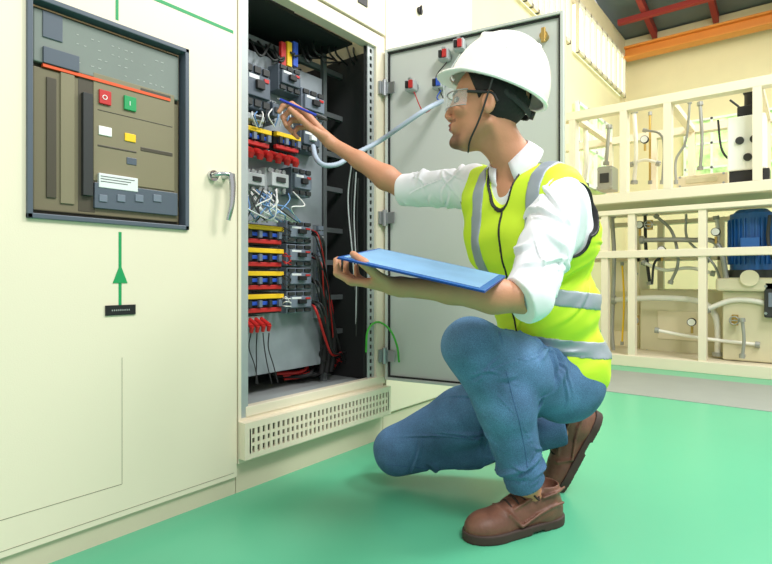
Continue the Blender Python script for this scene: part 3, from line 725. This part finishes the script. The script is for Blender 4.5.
ch=P(529,238,1.61); uc=P(522,203,1.61); wa=P(544,305,1.66); pe=P(557,362,1.69); nb=P(514,163,1.60)
yaw=rt*-.97+fw*.24; yaw.normalize(); pit=math.radians(6)
hx_=(yaw*math.cos(pit)+up*math.sin(pit)).normalized(); hy_=up.cross(yaw).normalized(); hz_=hx_.cross(hy_).normalized()
HF=(hx_,hy_,hz_); HC=P(486,109,1.58); hs=1.07
def hp(x,y,z): return HC+(hx_*x+hy_*y+hz_*z)*hs
def ground(px,py):
    F=FPX*H/(py-HOR); return P(px,py,F)
toe=ground(467,541); heel=ground(560,519); SS=1.09
NF=((toe-heel).normalized(),None,up); NF=(NF[0],up.cross(NF[0]).normalized(),up); NO=heel
ffw=(rt*-.50-up*.866).normalized(); fup=(rt*-.866+up*.50).normalized(); FFr=(ffw,fup.cross(ffw).normalized(),fup)
ftoe=P(560,488,1.86); FO=ftoe-ffw*.285+up*.006
def fl(fr,o,x,y,z): return o+(fr[0]*x+fr[1]*y+fr[2]*z)*SS
fing_n=[[(368,283,1.25),(350,281,1.245),(337,273,1.242),(336,260,1.25)],
        [(372,284,1.275),(352,282,1.272),(338,274,1.270),(338,259,1.278)],
        [(376,284,1.30),(359,282,1.298),(346,274,1.298),(346,261,1.302)],
        [(382,284,1.325),(368,283,1.322),(357,276,1.322),(356,266,1.325)]]
fing_f=[[(306,113,1.93),(292,104,1.915),(283,106,1.905),(279,112,1.90)],
        [(304,116,1.952),(290,111,1.945),(283,117,1.935),(286,125,1.925)],
        [(305,121,1.974),(292,120,1.965),(287,126,1.955),(292,132,1.945)],
        [(309,127,1.995),(298,128,1.985),(293,133,1.975),(298,138,1.965)]]
th_n=[(392,286,1.275),(377,276,1.24),(364,263,1.212),(353,254,1.222)]
th_f=[(324,136,1.935),(312,129,1.905),(300,118,1.893),(290,109,1.893)]
pts=[P(*q) for f in fing_n+fing_f+[th_n,th_f] for q in f]+[hp(.12,0,0),hp(-.1,.1,0),hp(0,-.1,.15),nan,fan,toe,heel,nhip,pe,fl(FFr,FO,.25,0,0)]
g=Grid(pts,.06,.0034)
g.cone(pe+s3*.06,pe-s3*.06,.09,k=.03); g.cone(pe,wa,.09,.09,k=.04); g.cone(wa,ch,.09,.1,k=.04); g.cone(ch,uc,.1,.09,k=.03)
g.cone(nsh,fsh,.05,.05,k=.04); g.cone(uc,nb,.08,.056,k=.03)
g.cone(nsh,nel,.050,.040,k=.02); g.cone(fsh,fel,.052,.043,k=.02)
def forearm(el,wr,dn_):
    L=wr-el; m1=el.lerp(wr,.28)+dn_*.004; m2=el.lerp(wr,.62)
    g.cone(el,m1,.036,.041,k=.015); g.cone(m1,m2,.041,.030,k=.02); g.cone(m2,wr,.029,.0225,k=.02)
    g.cone(el.lerp(wr,.08)+dn_*.012,el.lerp(wr,.42)+dn_*.010,.022,.018,k=.02)
    sd=L.normalized().cross(up).normalized(); g.cone(wr+sd*.007,wr-sd*.007,.0205,.0205,k=.015)
    for q,am in((.012,.5),(-.012,.5)): g.cone(el.lerp(wr,.55)+sd*q*.5-dn_*.012,wr+sd*q*.6-dn_*.010,.010,.007,k=.010)
forearm(nel,nwr,up*-1); forearm(fel,fwr,up*-1)
g.cone(nhip,nkn,.06,.045,k=.02); g.cone(nkn,nan,.045,.034,k=.02); g.cone(fhip,fkn,.06,.045,k=.02); g.cone(fkn,fan,.045,.034,k=.02)
g.cone(nan,fl(NF,NO,.07,0,.05),.034,.03,k=.015); g.cone(fl(NF,NO,.07,0,.05),fl(NF,NO,.2,0,.04),.03,.02,k=.01)
g.cone(fan,fl(FFr,FO,.07,0,.05),.034,.03,k=.015); g.cone(fl(FFr,FO,.07,0,.05),fl(FFr,FO,.2,0,.04),.03,.02,k=.01)
nails=[]
def hand(wr,fing,th,rs,tr):
    for f,r in zip(fing,rs):
        q=[P(*a) for a in f]; q0=wr.lerp(q[0],.12)
        g.cone(q0,q[0],.0170,.0120,k=.012)
        g.cone(q[0],q[1],r*1.08,r*.95,k=.004); g.cone(q[1],q[2],r*.98,r*.9,k=.002); g.cone(q[2],q[3],r*.92,r*.78,k=.002)
        g.cone(q[0],q[0],r*1.22,k=.004); g.cone(q[1],q[1],r*1.06,k=.003); g.cone(q[2],q[2],r*1.0,k=.002)
        nails.append((q[2],q[3],r*.8,q[1]))
    q=[P(*a) for a in th]; g.cone(wr.lerp(q[0],.3),q[0],.017,.018,k=.012); g.cone(q[0],q[1],.018,tr*1.12,k=.01); g.cone(q[1],q[2],tr*1.08,tr,k=.003); g.cone(q[2],q[3],tr,tr*.75,k=.002)
    g.cone(q[2],q[2],tr*1.08,k=.003); nails.append((q[2],q[3],tr*.8,None))
hand(nwr,fing_n,th_n,(.0092,.0095,.0090,.0080),.0110)
hand(fwr,fing_f,th_f,(.0102,.0105,.0102,.0092),.0122)
def he(c,r,k=.015,op='u'): g.ell(hp(*c),[v*hs for v in r],HF,k,op)
def hc(a,b,r1,r2,k=.01,op='u'): g.cone(hp(*a),hp(*b),r1*hs,r2*hs,k,op)
g.cone(hp(-.03,0,-.05),nb,.053,.056,k=.03)
g.cone(hp(-.02,.05,-.05),nb+fr1*.04,.013,.011,k=.015); g.cone(hp(.028,0,-.080),nb+fr1*.035+up*.02,.020,.028,k=.03)
he((-.012,0,.035),(.1,.076,.092)); he((.022,0,-.02),(.066,.058,.085),.02); hc((.066,0,-.096),(.04,0,-.091),.017,.027,.02)
for sg in(-1,1):
    hc((-.005,.050*sg,-.050),(.052,.018*sg,-.095),.013,.015,.022)
    hc((.084,.012*sg,.031),(.068,.045*sg,.028),.010,.010,.010)
    he((.064,.044*sg,-.016),(.020,.018,.016),.016)
    he((.094,.030*sg,.010),(.016,.016,.012),.010,'s')
    he((-.012,.078*sg,-.005),(.019,.009,.031),.006); he((-.008,.088*sg,-.002),(.009,.006,.016),.004,'s')
    he((.094,.011*sg,-.031),(.010,.008,.007),.005)
    he((.073,.032*sg,.010),(.0135,.0135,.0135),.002)
hc((.086,0,.018),(.103,0,-.022),.0085,.0095,.010)
he((.080,0,-.058),(.013,.028,.022),.012); he((.0905,0,-.051),(.008,.020,.0050),.004); he((.0885,0,-.062),(.008,.018,.0058),.004)
he((.0995,0,-.0565),(.013,.024,.0014),.003,'s'); he((.091,0,-.074),(.010,.025,.006),.008,'s')
he((.079,0,-.096),(.012,.018,.014),.012)
hcn=np.array(HC); axm=np.array([list(a) for a in HF])
sk=np.array(lin((204,144,110)))
kn=np.array([P(*f[i]) for f in fing_n+fing_f for i in(0,1,2)])
def colf(V):
    L=(V-hcn)@axm.T/hs; c=np.tile(sk,(len(V),1)); x,y,z=L[:,0],L[:,1],L[:,2]
    hm=(np.abs(y)<.11)&(z>-.14)&(z<.15)&(x>-.12)&(x<.15)
    w_=np.exp(-(((x-.07)**2+(z+.03)**2)/.03**2))*hm; c*=1-w_[:,None]*np.array([0,.10,.12])
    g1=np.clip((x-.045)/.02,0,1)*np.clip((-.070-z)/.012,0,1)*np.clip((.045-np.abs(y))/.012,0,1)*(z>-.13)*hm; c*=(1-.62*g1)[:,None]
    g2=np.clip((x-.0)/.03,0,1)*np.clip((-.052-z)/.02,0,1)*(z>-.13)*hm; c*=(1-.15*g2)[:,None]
    st=hm&(x>.075)&(np.abs(y)<.032)&(z<-.037)&(z>-.046); c[st]*=.5
    lp=hm&(x>.084)&(np.abs(y)<.022)&(z<-.046)&(z>-.067); c[lp]=lin((166,96,86))
    br=hm&(x>.06)&(np.abs(y)>.012)&(np.abs(y)<.05)&(z>.026)&(z<.037); c[br]=lin((40,30,26))
    for sg in(-1,1):
        d=np.sqrt((x-.073)**2+(y-.032*sg)**2+(z-.010)**2); nr=hm&(d<.0152)
        li=nr&(np.abs(z-.01)<.0072); c[li]=lin((64,42,34))
        ey=nr&(np.abs(z-.0095)<.0042)&(np.abs(y-.032*sg)<.0115); c[ey]=lin((206,198,190))
        ir=nr&(np.sqrt((y-.034*sg)**2*.8+(z-.0105)**2)<.0060)&(np.abs(z-.0095)<.0045); c[ir]=lin((26,18,14))
    for q in kn:
        d=np.sqrt(((V-q)**2).sum(1)); w_=np.exp(-(d/.010)**2)[:,None]*.2; c=c*(1-w_*np.array([.4,1,1]))
    return c
body=g.build('body','skin',person,colf=colf)
for a,b_,r,pv in nails:
    d=(b_-a).normalized(); n_=(a-pv) if pv is not None else -fw
    nrm=(-(fw)*.4+(n_.normalized() if n_.length>0 else -fw)); nrm=(nrm-d*nrm.dot(d)).normalized(); s_=d.cross(nrm)
    c_=b_+nrm*r*.72-d*.001
    vs=[c_+d*(.0055*math.cos(t_))+s_*(r*.62*math.sin(t_))-nrm*(r*.25*abs(math.sin(t_))) for t_ in [k*math.pi/5 for k in range(10)]]
    nm_=MB(); nm_.add([c_+nrm*.0012]+vs,[(0,1+k,1+(k+1)%10) for k in range(10)],True); nm_.build('fingernail','nail',body)
g=Grid([hp(.1,.1,.15),hp(-.13,-.1,-.1)],.05,.0034)
he((-.013,0,.035),(.1045,.0805,.097),.01)
g.all(lambda X,Y,Z:(lambda u:np.maximum(u[0]/hs-.012-.5*(u[2]/hs-.0),-(u[2]/hs+.048+.35*(-u[0]/hs-.05)) ))(loc(HF,HC,X,Y,Z)))
he((-.005,.085,-.01),(.024,.03,.036),.004,'s'); he((-.005,-.085,-.01),(.024,.03,.036),.004,'s')
g.disp(lambda X,Y,Z:.0012*np.sin(600*X+80*Z)*np.sin(500*Y))
g.build('hair','hair',person)
tl=math.radians(16); kx=(hx_*math.cos(tl)+hz_*math.sin(tl)).normalized(); kz=kx.cross(hy_).normalized(); KF=(kx,hy_,kz); KO=P(497,91,1.58)
g=Grid([KO+kx*.22+kz*.2+hy_*.15,KO-kx*.18-kz*.05-hy_*.15,KO+kx*.2-hy_*.15,KO-kx*.15+kz*.2+hy_*.15,KO+kz*.2],.03,.0032)
g.ell(KO,(.147,.12,.172),KF,0); g.ell(KO+kz*.002,(.138,.010,.178),KF,.008)
for sg in(-1,1): g.cone(KO+hy_*.052*sg+kx*.085+kz*.121,KO+hy_*.052*sg-kx*.07+kz*.131,.010,.010,k=.012)
g.ell(KO,(.142,.115,.167),KF,0,'s')
g.all(lambda X,Y,Z:-loc(KF,KO,X,Y,Z)[2])
def brim(X,Y,Z):
    u,v,w=loc(KF,KO,X,Y,Z); uu=np.where(u>0,u/.184,u/.154); d=(np.sqrt(uu**2+(v/.126)**2)-1)*.126
    dr=(np.sqrt((u/.142)**2+(v/.115)**2)-1)*.115
    w2=w+ .2*np.maximum(u-.1,0)
    return np.maximum(np.maximum(d,-dr),np.abs(w2)-.0042)
g.fn(KO,.25,brim,.006)
hat=g.build('hard_hat','hat_white',person,label='white hard hat')
g=Grid([KO+kx*.15+kz*.05+hy_*.12,KO-kx*.16-kz*.08-hy_*.12],.05,.0034)
def band(X,Y,Z):
    u,v,w=loc(KF,KO-kx*.008,X,Y,Z); d=np.abs((np.sqrt((u/.108)**2+(v/.088)**2)-1)*.1)-.0025
    cz=np.where(u<0,-.012-.026*np.clip(-u/.1,0,1),-.004)
    return np.maximum(d,np.abs(w-cz)-np.where(u<0,.010,.008))
g.fn(KO,.2,band); g.build('headband','dark',hat)
ratch=KO-kx*.114-kz*.036
MB().cyl(ratch,ratch-kx*.014,.012).build('ratchet_knob','dark',hat)
MB().tube([KO+hy_*.118+kx*.005,hp(.005,.083,-.045),hp(.028,.052,-.098),hp(.036,0,-.120)],.0028,n=6,res=6).build('chin_strap','dark',hat)
lens=MB(); nn_=22; vs=[];fs=[]
for r in range(5):
    zz=.030-.040*r/4
    for k in range(nn_+1):
        a=math.radians(-78+156*k/nn_); dip=0 if r<2 else (.006 if abs(a)<.25 else 0)*(r-1)/3
        vs.append(hp(.03+.078*math.cos(a),.069*math.sin(a),zz+dip))
for r in range(4):
    for k in range(nn_): fs.append((r*(nn_+1)+k,r*(nn_+1)+k+1,(r+1)*(nn_+1)+k+1,(r+1)*(nn_+1)+k))
lens.add(vs,fs,True); gl=lens.build('safety_glasses','lens',person,label='clear safety glasses')
fr_=MB().tube([hp(.03+.079*math.cos(math.radians(a)),.070*math.sin(math.radians(a)),.031) for a in range(-78,79,12)],.0022,n=6,res=3)
fr_.tube([hp(.03+.079*math.cos(math.radians(a)),.070*math.sin(math.radians(a)),-.010) for a in range(-78,79,12)],.0014,n=6,res=3)
fr_.build('rim','steel',gl)
for sg in(-1,1): MB().tube([hp(.047,.071*sg,.024),hp(.01,.080*sg,.020),hp(-.02,.083*sg,.016),hp(-.035,.082*sg,-.004)],.004,n=6,res=5).build('temple','dark',gl)
nd=(hp(-.03,0,-.05)-nb).normalized()
def torso(g,inf=0):
    g.cone(pe+s3*.055,pe-s3*.055,.120+inf,k=.03); g.cone(wa+s3*.06,wa-s3*.06,.120+inf,k=.05); g.cone(pe,wa,.123+inf,.121+inf,k=.05)
    g.cone(ch+s1*.085,ch-s1*.085,.122+inf,k=.05); g.cone(wa,ch,.125+inf,.127+inf,k=.05)
    g.cone(uc+s1*.1,uc-s1*.1,.096+inf,k=.04); g.cone(nsh-s1*.02,fsh+s1*.02,.062+inf,k=.04); g.cone(uc+up*.03,nb-nd*.01,.072+inf,.058+inf,k=.03)
def ripples(amp,fs_,seed):
    rs=np.random.RandomState(seed); ds=rs.normal(size=(4,3)); ds/=np.linalg.norm(ds,axis=1)[:,None]
    def f(X,Y,Z):
        r=0
        for i,d in enumerate(ds):
            e=ds[(i+2)%4]; ph=2.2*np.sin(fs_*.35*(X*e[0]+Y*e[1]+Z*e[2])+i)
            w=np.sin(fs_*(1+.25*i)*(X*d[0]+Y*d[1]+Z*d[2])+ph); r=r+amp*.6*(w**2-.5)
        return r
    return f
tp=[pe+s3*.2,pe-s3*.2,nsh+s1*.08,fsh-s1*.08,nb,pe-up*.1,ch+fr1*.2,ch-fr1*.2]
def cutp(o,d,off): return lambda X,Y,Z:((X-o.x)*d.x+(Y-o.y)*d.y+(Z-o.z)*d.z)-off
g=Grid(tp+[nel,fel],.11,.0036)
torso(g,-.006)
fcf=fsh.lerp(fel,1.03); nmd=nsh.lerp(nel,.5)
da=(nel-nsh).normalized(); df=(nwr-nel).normalized(); dc=(da*.75+df*.9).normalized()
g.cone(nsh,nmd,.070,.064,k=.04); g.cone(nmd,nel,.063,.056,k=.03); g.cone(nel,nel+dc*.04,.055,.052,k=.03); g.cone(fsh,fcf,.070,.053,k=.04)
g.disp(ripples(.0015,40,3))
g.folds(nsh,nel,.072,.056,12,.0085,11,.1,.75,span=1.3,slope=.4,sharp=.8); g.folds(nsh,nel,.068,.056,12,.007,12,.58,.93,span=1.4,slope=.2,sharp=.8)
g.folds(nsh,nel,.070,.056,8,.005,15,.1,.8,span=.9,slope=.5,sharp=.8)
g.folds(fsh,fel,.070,.054,14,.008,13,.1,.9,span=1.4,slope=.3,sharp=.8); g.folds(fsh,fel,.070,.054,10,.005,14,.1,.9,span=1.0,slope=.5,sharp=.8)
g.cone(nel+dc*.002,nel+dc*.022,.0585,.057,k=.003)
db=(fel-fsh).normalized(); g.cone(fsh.lerp(fel,.92),fsh.lerp(fel,1.05),.057,.056,k=.003)
g.fn(nel+dc*.05,.12,cutp(nel,dc,.028),0,'i'); g.fn(fel,.11,cutp(fcf,db,.02),0,'i')
g.cone(nb+nd*.03,nb+nd*.12,.075,.08,k=0,op='s')
shirt=g.build('shirt','shirt',person,label='white long sleeved shirt with rolled cuffs')
cl=[];K=30
axn=nd; fx_=(fr1-axn*fr1.dot(axn)).normalized(); fy_=axn.cross(fx_)
for k in range(K+1):
    th=math.radians(20+320*k/K); e_=abs(k/K-.5)*2; fc=e_**3
    def ring(r,z): return nb+axn*z+(fx_*math.cos(th)+fy_*math.sin(th))*r
    cl+= [ring(.064,-.01-.02*fc),ring(.061,.034-.020*fc),ring(.065,.039-.020*fc),ring(.078+.010*fc,.016-.028*fc),ring(.088+.016*fc,-.004-.056*fc)]
cm=MB(); cm.add(cl,[(k*5+j,k*5+j+1,(k+1)*5+j+1,(k+1)*5+j) for k in range(K) for j in range(4)],True)
co_=cm.build('collar','shirt',shirt); sd_=co_.modifiers.new('thickness','SOLIDIFY'); sd_.thickness=.003
def vestgrid(inf,v=.0042):
    g=Grid(tp,.11,v); torso(g,inf)
    g.disp(ripples(.0034,30,9))
    g.folds(ch,wa,.125,.125,7,.007,22,.2,1.,span=.9,slope=.5,lim=2); g.folds(wa,pe,.125,.125,5,.007,21,.0,.9,span=.9,slope=.4,lim=2)
    zc=P(600,388,1.7).z
    g.all(lambda X,Y,Z:zc-Z+.12*((X-pe.x)*rt.x+(Y-pe.y)*rt.y))
    return g
def armcut(g,r):
    g.cone(nsh+s1*.03-up*.015,nsh+s1*.2-up*.02,r,r+.02,k=0,op='s'); g.cone(nsh+s1*.03-up*.015,nsh-up*.09+s1*.04+fr1*.02,r,r*.8,k=0,op='s')
    g.cone(fsh-s1*.02,fsh-s1*.2,r*.95,r,k=0,op='s'); g.cone(fsh-s1*.02,fsh-up*.07-s1*.03,r*.95,r*.8,k=0,op='s')
NB0=P(516,172,1.61)
def neckcut(g,e=0):
    g.cone(NB0+up*.02,NB0+up*.14,.080+e,.09+e,k=0,op='s'); g.cone(NB0+fr1*.04+up*.02,ch+fr1*.18+up*.035,.066+e,.006+e,k=0,op='s')
AR=.068
g=vestgrid(.006); armcut(g,AR); neckcut(g)
vest=g.build('safety_vest','lime',person,label='lime yellow reflective safety vest')
g=vestgrid(.0095,.003); armcut(g,AR-.001); neckcut(g)
g2=Grid(tp,.11,.003); g2.F[:]=-1.0; armcut(g2,AR+.006); neckcut(g2,.006)
g.F=np.maximum(g.F,-g2.F); g.build('black_trim','black',vest)
def stripe(f,inf=.0090,arm=AR+.010):
    g=vestgrid(inf); armcut(g,arm); neckcut(g,.009); g.all(f); g.build('reflective_stripe','silver_tape',vest)
def slab(o,d,h): return lambda X,Y,Z:np.abs((X-o.x)*d.x+(Y-o.y)*d.y+(Z-o.z)*d.z)-h
wn=(up*.93+rt*.1).normalized()
stripe(slab(P(580,300,1.6),wn,.024)); stripe(slab(P(580,347,1.6),wn,.024))
zt_=P(580,292,1.6).z
for sg in(-1,1):
    stripe(lambda X,Y,Z,sg=sg:np.maximum(slab(ch+s1*.098*sg,s1,.021)(X,Y,Z),zt_-Z))
g=vestgrid(.0095,.0032); neckcut(g,.003); g.all(lambda X,Y,Z:np.maximum(slab(ch,s1,.0035)(X,Y,Z),-((X-ch.x)*fr1.x+(Y-ch.y)*fr1.y-.05))); g.build('zipper','black',vest)
# ---- jeans
g=Grid([pe+s3*.2,pe-s3*.2,pe-up*.1,nkn,nan,fkn,fan,nhip+rt*.05,fkn-rt*.05],.11,.0036)
g.cone(pe+s3*.055,pe-s3*.055,.110,k=.03); g.cone(pe-up*.05+s3*.05,pe-up*.05-s3*.05,.113,k=.04)
nth=nhip.lerp(nkn,.55)-up*.008
g.cone(nhip,nth,.104,.096,k=.04); g.cone(nth,nkn,.096,.074,k=.03); g.cone(nkn-rt*.01+up*.005,nkn,.066,k=.02)
ncl=nkn.lerp(nan,.40)+rt*.03; g.cone(nkn,ncl,.074,.078,k=.025); g.cone(ncl,nan,.078,.056,k=.03)
fth=fhip.lerp(fkn,.5); g.cone(fhip,fth,.104,.100,k=.04); g.cone(fth,fkn,.100,.080,k=.03)
fcl=fkn.lerp(fan,.45)-up*.012; g.cone(fkn,fcl,.080,.076,k=.03); g.cone(fcl,fan,.076,.055,k=.03)
g.disp(ripples(.0015,34,5))
R_=g.folds
R_(nhip,nkn,.106,.078,12,.0085,31,.25,.6,span=1.1,slope=.4,lim=1.2,sharp=.8); R_(nhip,nkn,.1,.078,6,.006,32,.72,1.0,span=.9,slope=.15,ref=-up,ang=(-1.4,1.4),sharp=.8)
R_(nkn,nan,.074,.056,9,.009,33,.05,.38,span=1.1,slope=.3,ref=rt,ang=(-1.4,1.4),sharp=.8); R_(nkn,nan,.078,.056,12,.007,34,.35,.95,span=1.2,slope=.25,sharp=.8)
R_(nkn,nan,.07,.055,7,.008,35,.80,.97,span=2.2,slope=.06,sharp=.8); R_(nkn,nan,.076,.056,14,.004,39,.05,.95,span=.9,slope=.4,sharp=.9)
R_(fhip,fkn,.106,.08,14,.009,36,.2,.9,span=1.1,slope=.45,sharp=.8); R_(fkn,fan,.076,.055,14,.008,37,.1,.9,span=1.2,slope=.25,sharp=.8)
R_(nhip,nkn,.106,.078,12,.004,38,.2,.9,span=.9,slope=.5,lim=1.2,sharp=.9)
dj=(nan-nkn).normalized(); g.fn(nan,.11,cutp(nan,dj,.004),0,'i'); dj2=(fan-fkn).normalized(); g.fn(fan,.09,cutp(fan,dj2,.02),0,'i')
g.all(lambda X,Y,Z:.003-Z)
fade=[(np.array(nkn-rt*.05+up*.04),.09,.45),(np.array(nth+up*.08-fw*.06),.10,.36),(np.array(nkn.lerp(nan,.45)-rt*.05-fw*.05),.08,.34),(np.array(fth+up*.08),.09,.24),(np.array(fkn-rt*.03),.08,.20),(np.array(nhip-fw*.1),.10,.15)]
def jcol(V):
    w_=np.full(len(V),.76)
    for q,sg,am in fade: w_+=am*np.exp(-((V-q)**2).sum(1)/sg**2)
    return np.stack([w_**1.15,w_,w_**.85],1)
jeans=g.build('jeans','denim',person,label='faded blue jeans',colf=jcol); jb=g.bvh()
def seam(pxs,r=.0011,m='denim_seam',off=.0,nm='seam'):
    pp=[]
    for i in range(len(pxs)-1):
        for k in range(8):
            f=k/8; h_=hit(jb,pxs[i][0]*(1-f)+pxs[i+1][0]*f,pxs[i][1]*(1-f)+pxs[i+1][1]*f,off)
            if h_ is not None and (not pp or (h_-pp[-1]).length<.06): pp.append(h_)
    if len(pp)>2: MB().tube(pp,r,n=6,res=2).build(nm,m,jeans)
seam([(506,372),(512,395),(519,420),(525,450),(529,478)]); seam([(384,464),(420,468),(450,470),(478,466)])
def shoe(fr,o,nm):
    A=lambda x,y,z:fl(fr,o,x,y,z); q=SS
    g=Grid([A(x,y,z) for x in(0,.3) for y in(-.05,.05) for z in(0,.13)],.03,.0032)
    g.ell(A(.235,0,.028),(.068*q,.047*q,.040*q),fr,.02); g.cone(A(.08,0,.040),A(.2,0,.024),.04*q,.042*q,k=.02); g.ell(A(.055,0,.040),(.055*q,.041*q,.058*q),fr,.02)
    g.cone(A(.075,0,.055),A(.060,0,.098),.042*q,.044*q,k=.02); g.cone(A(.1,0,.074),A(.19,0,.046),.033*q,.028*q,k=.02)
    g.cone(A(.058,0,.112),A(.05,0,.17),.036*q,.037*q,k=.004,op='s')
    for pth,r in(([(.165,-.045,.030),(.195,-.034,.060),(.208,0,.071),(.195,.034,.060),(.165,.045,.030)],.0032),([(.03,.046,.068),(.07,.047,.063),(.11,.045,.050),(.165,.048,.030)],.0028),([(.09,.034,.100),(.13,.03,.086),(.175,.028,.068)],.0028),([(.09,-.034,.100),(.13,-.03,.086),(.175,-.028,.068)],.0028),([(.012,.030,.10),(.06,.050,.098),(.095,.044,.090)],.0028)):
        for i in range(len(pth)-1): g.cone(A(*pth[i]),A(*pth[i+1]),r*1.6,k=.004)
    g.all(lambda X,Y,Z:.018-loc(fr,o,X,Y,Z)[2])
    g.all(lambda X,Y,Z:loc(fr,o,X,Y,Z)[2]-.122)
    r=g.build('shoe','leather',person,label=nm)
    g=Grid([A(x,y,z) for x in(0,.3) for y in(-.05,.05) for z in(0,.04)],.03,.0034)
    def so(X,Y,Z):
        u,v,w=[a/q for a in loc(fr,o,X,Y,Z)]
        d1=(np.sqrt(((u-.225)/.083)**2+(v/.054)**2)-1)*.054; d2=(np.sqrt(((u-.055)/.06)**2+(v/.044)**2)-1)*.044
        h=np.clip((u-.055)/.17,0,1); d3=np.where((u>.055)&(u<.225),np.abs(v)-(.043+.010*h),1.0)
        d=np.minimum(np.minimum(d1,d2),d3); arch=np.where((u>.09)&(u<.13),.006,0)
        return np.maximum(np.maximum(d,w-.024),arch-w)
    g.fn(A(.15,0,.01),.27,so,0); g.build('sole','sole',r)
    for k in range(4):
        x=.118+k*.020; z=.099-.0085*k
        MB().tube([A(x-.004,-.028,z-.013),A(x,-.012,z+.004),A(x+.003,.012,z+.004),A(x-.004,.028,z-.013)],.0034,n=6,res=4).build('lace','lace',r)
    MB().tube([A(.108,0,.110),A(.125,.03,.107),A(.11,.045,.088),A(.1,.02,.106)],.003,n=6,res=5).tube([A(.108,0,.110),A(.125,-.03,.107),A(.11,-.042,.088)],.003,n=6,res=5).build('lace_bow','lace',r)
shoe(NF,NO,'brown leather shoe flat on the floor')
shoe(FFr,FO,'brown leather shoe raised on its toe')
# ---- clipboard & pen
def LP(L,F,z): return CAM.xy.to_3d()+fw*F+rt*L+up*z
A0=LP(-.108,1.215,.766); e1=(rt*.912-fw*.351-up*.216).normalized(); e2=(rt*.385+fw*.915+up*.133); e2=(e2-e1*e2.dot(e1)).normalized(); en=e1.cross(e2); en=en if en.z>0 else -en
c0=A0+e1*.168+e2*.118
cb=thing('clipboard','blue clipboard held level in the left hand over the raised knee','clipboard',c0)
MB().ob(c0,e1*.170,e2*.118,en*.0015).build('board','clip_blue',cb,bevel=.001)
MB().ob(c0-en*.0026,e1*.171,e2*.119,en*.0009).build('backing','clip_dark',cb)
MB().ob(c0+en*.0022-e1*.002,e1*.158,e2*.106,en*.0005).build('paper','paper_blue',cb)
pa=P(277,98,1.90); pb_=P(327,120,1.888)
o=thing('pen','blue pen held in the raised right hand','pen',pa); d=(pb_-pa).normalized()
MB().cyl(pa+d*.012,pb_-d*.04,.0046,n=10).build('barrel','pen_blue',o); MB().cyl(pa,pa+d*.012,.0012,.004,n=10).build('tip','steel',o); MB().cyl(pb_-d*.04,pb_,.005,n=10).build('cap','dark',o)
MB().ob(pb_-d*.022+up*.007,d*.018,up*.001,d.cross(up).normalized()*.002).build('clip','steel',o)
# ---------------------------------------------------------------- light
w=bpy.data.worlds.new('world'); bpy.context.scene.world=w; w.use_nodes=True
w.node_tree.nodes['Background'].inputs[0].default_value=(1,.985,.97,1); w.node_tree.nodes['Background'].inputs[1].default_value=.74
def area(loc_,tgt,size,en_,col=(1,.995,.985)):
    l=bpy.data.lights.new('area','AREA'); l.shape='SQUARE'; l.size=size; l.energy=en_; l.color=col
    o=bpy.data.objects.new('added_area_light',l); C.objects.link(o); o.location=loc_; o.rotation_euler=(Vector(tgt)-Vector(loc_)).to_track_quat('-Z','Y').to_euler()  # unseen area light added for key and fill, no lamp fixture here
area((.2,-3.0,3.8),(1.4,-.3,.6),1.0,105)
area((3.0,-2.6,4.0),(2.0,-.6,.5),1.0,125)
area((6.0,-2.0,4.0),(6,-1,1),2.5,160,(1,.98,.92))
vs_=bpy.context.scene.view_settings
vs_.view_transform='Standard'; vs_.look='None'; vs_.exposure=0
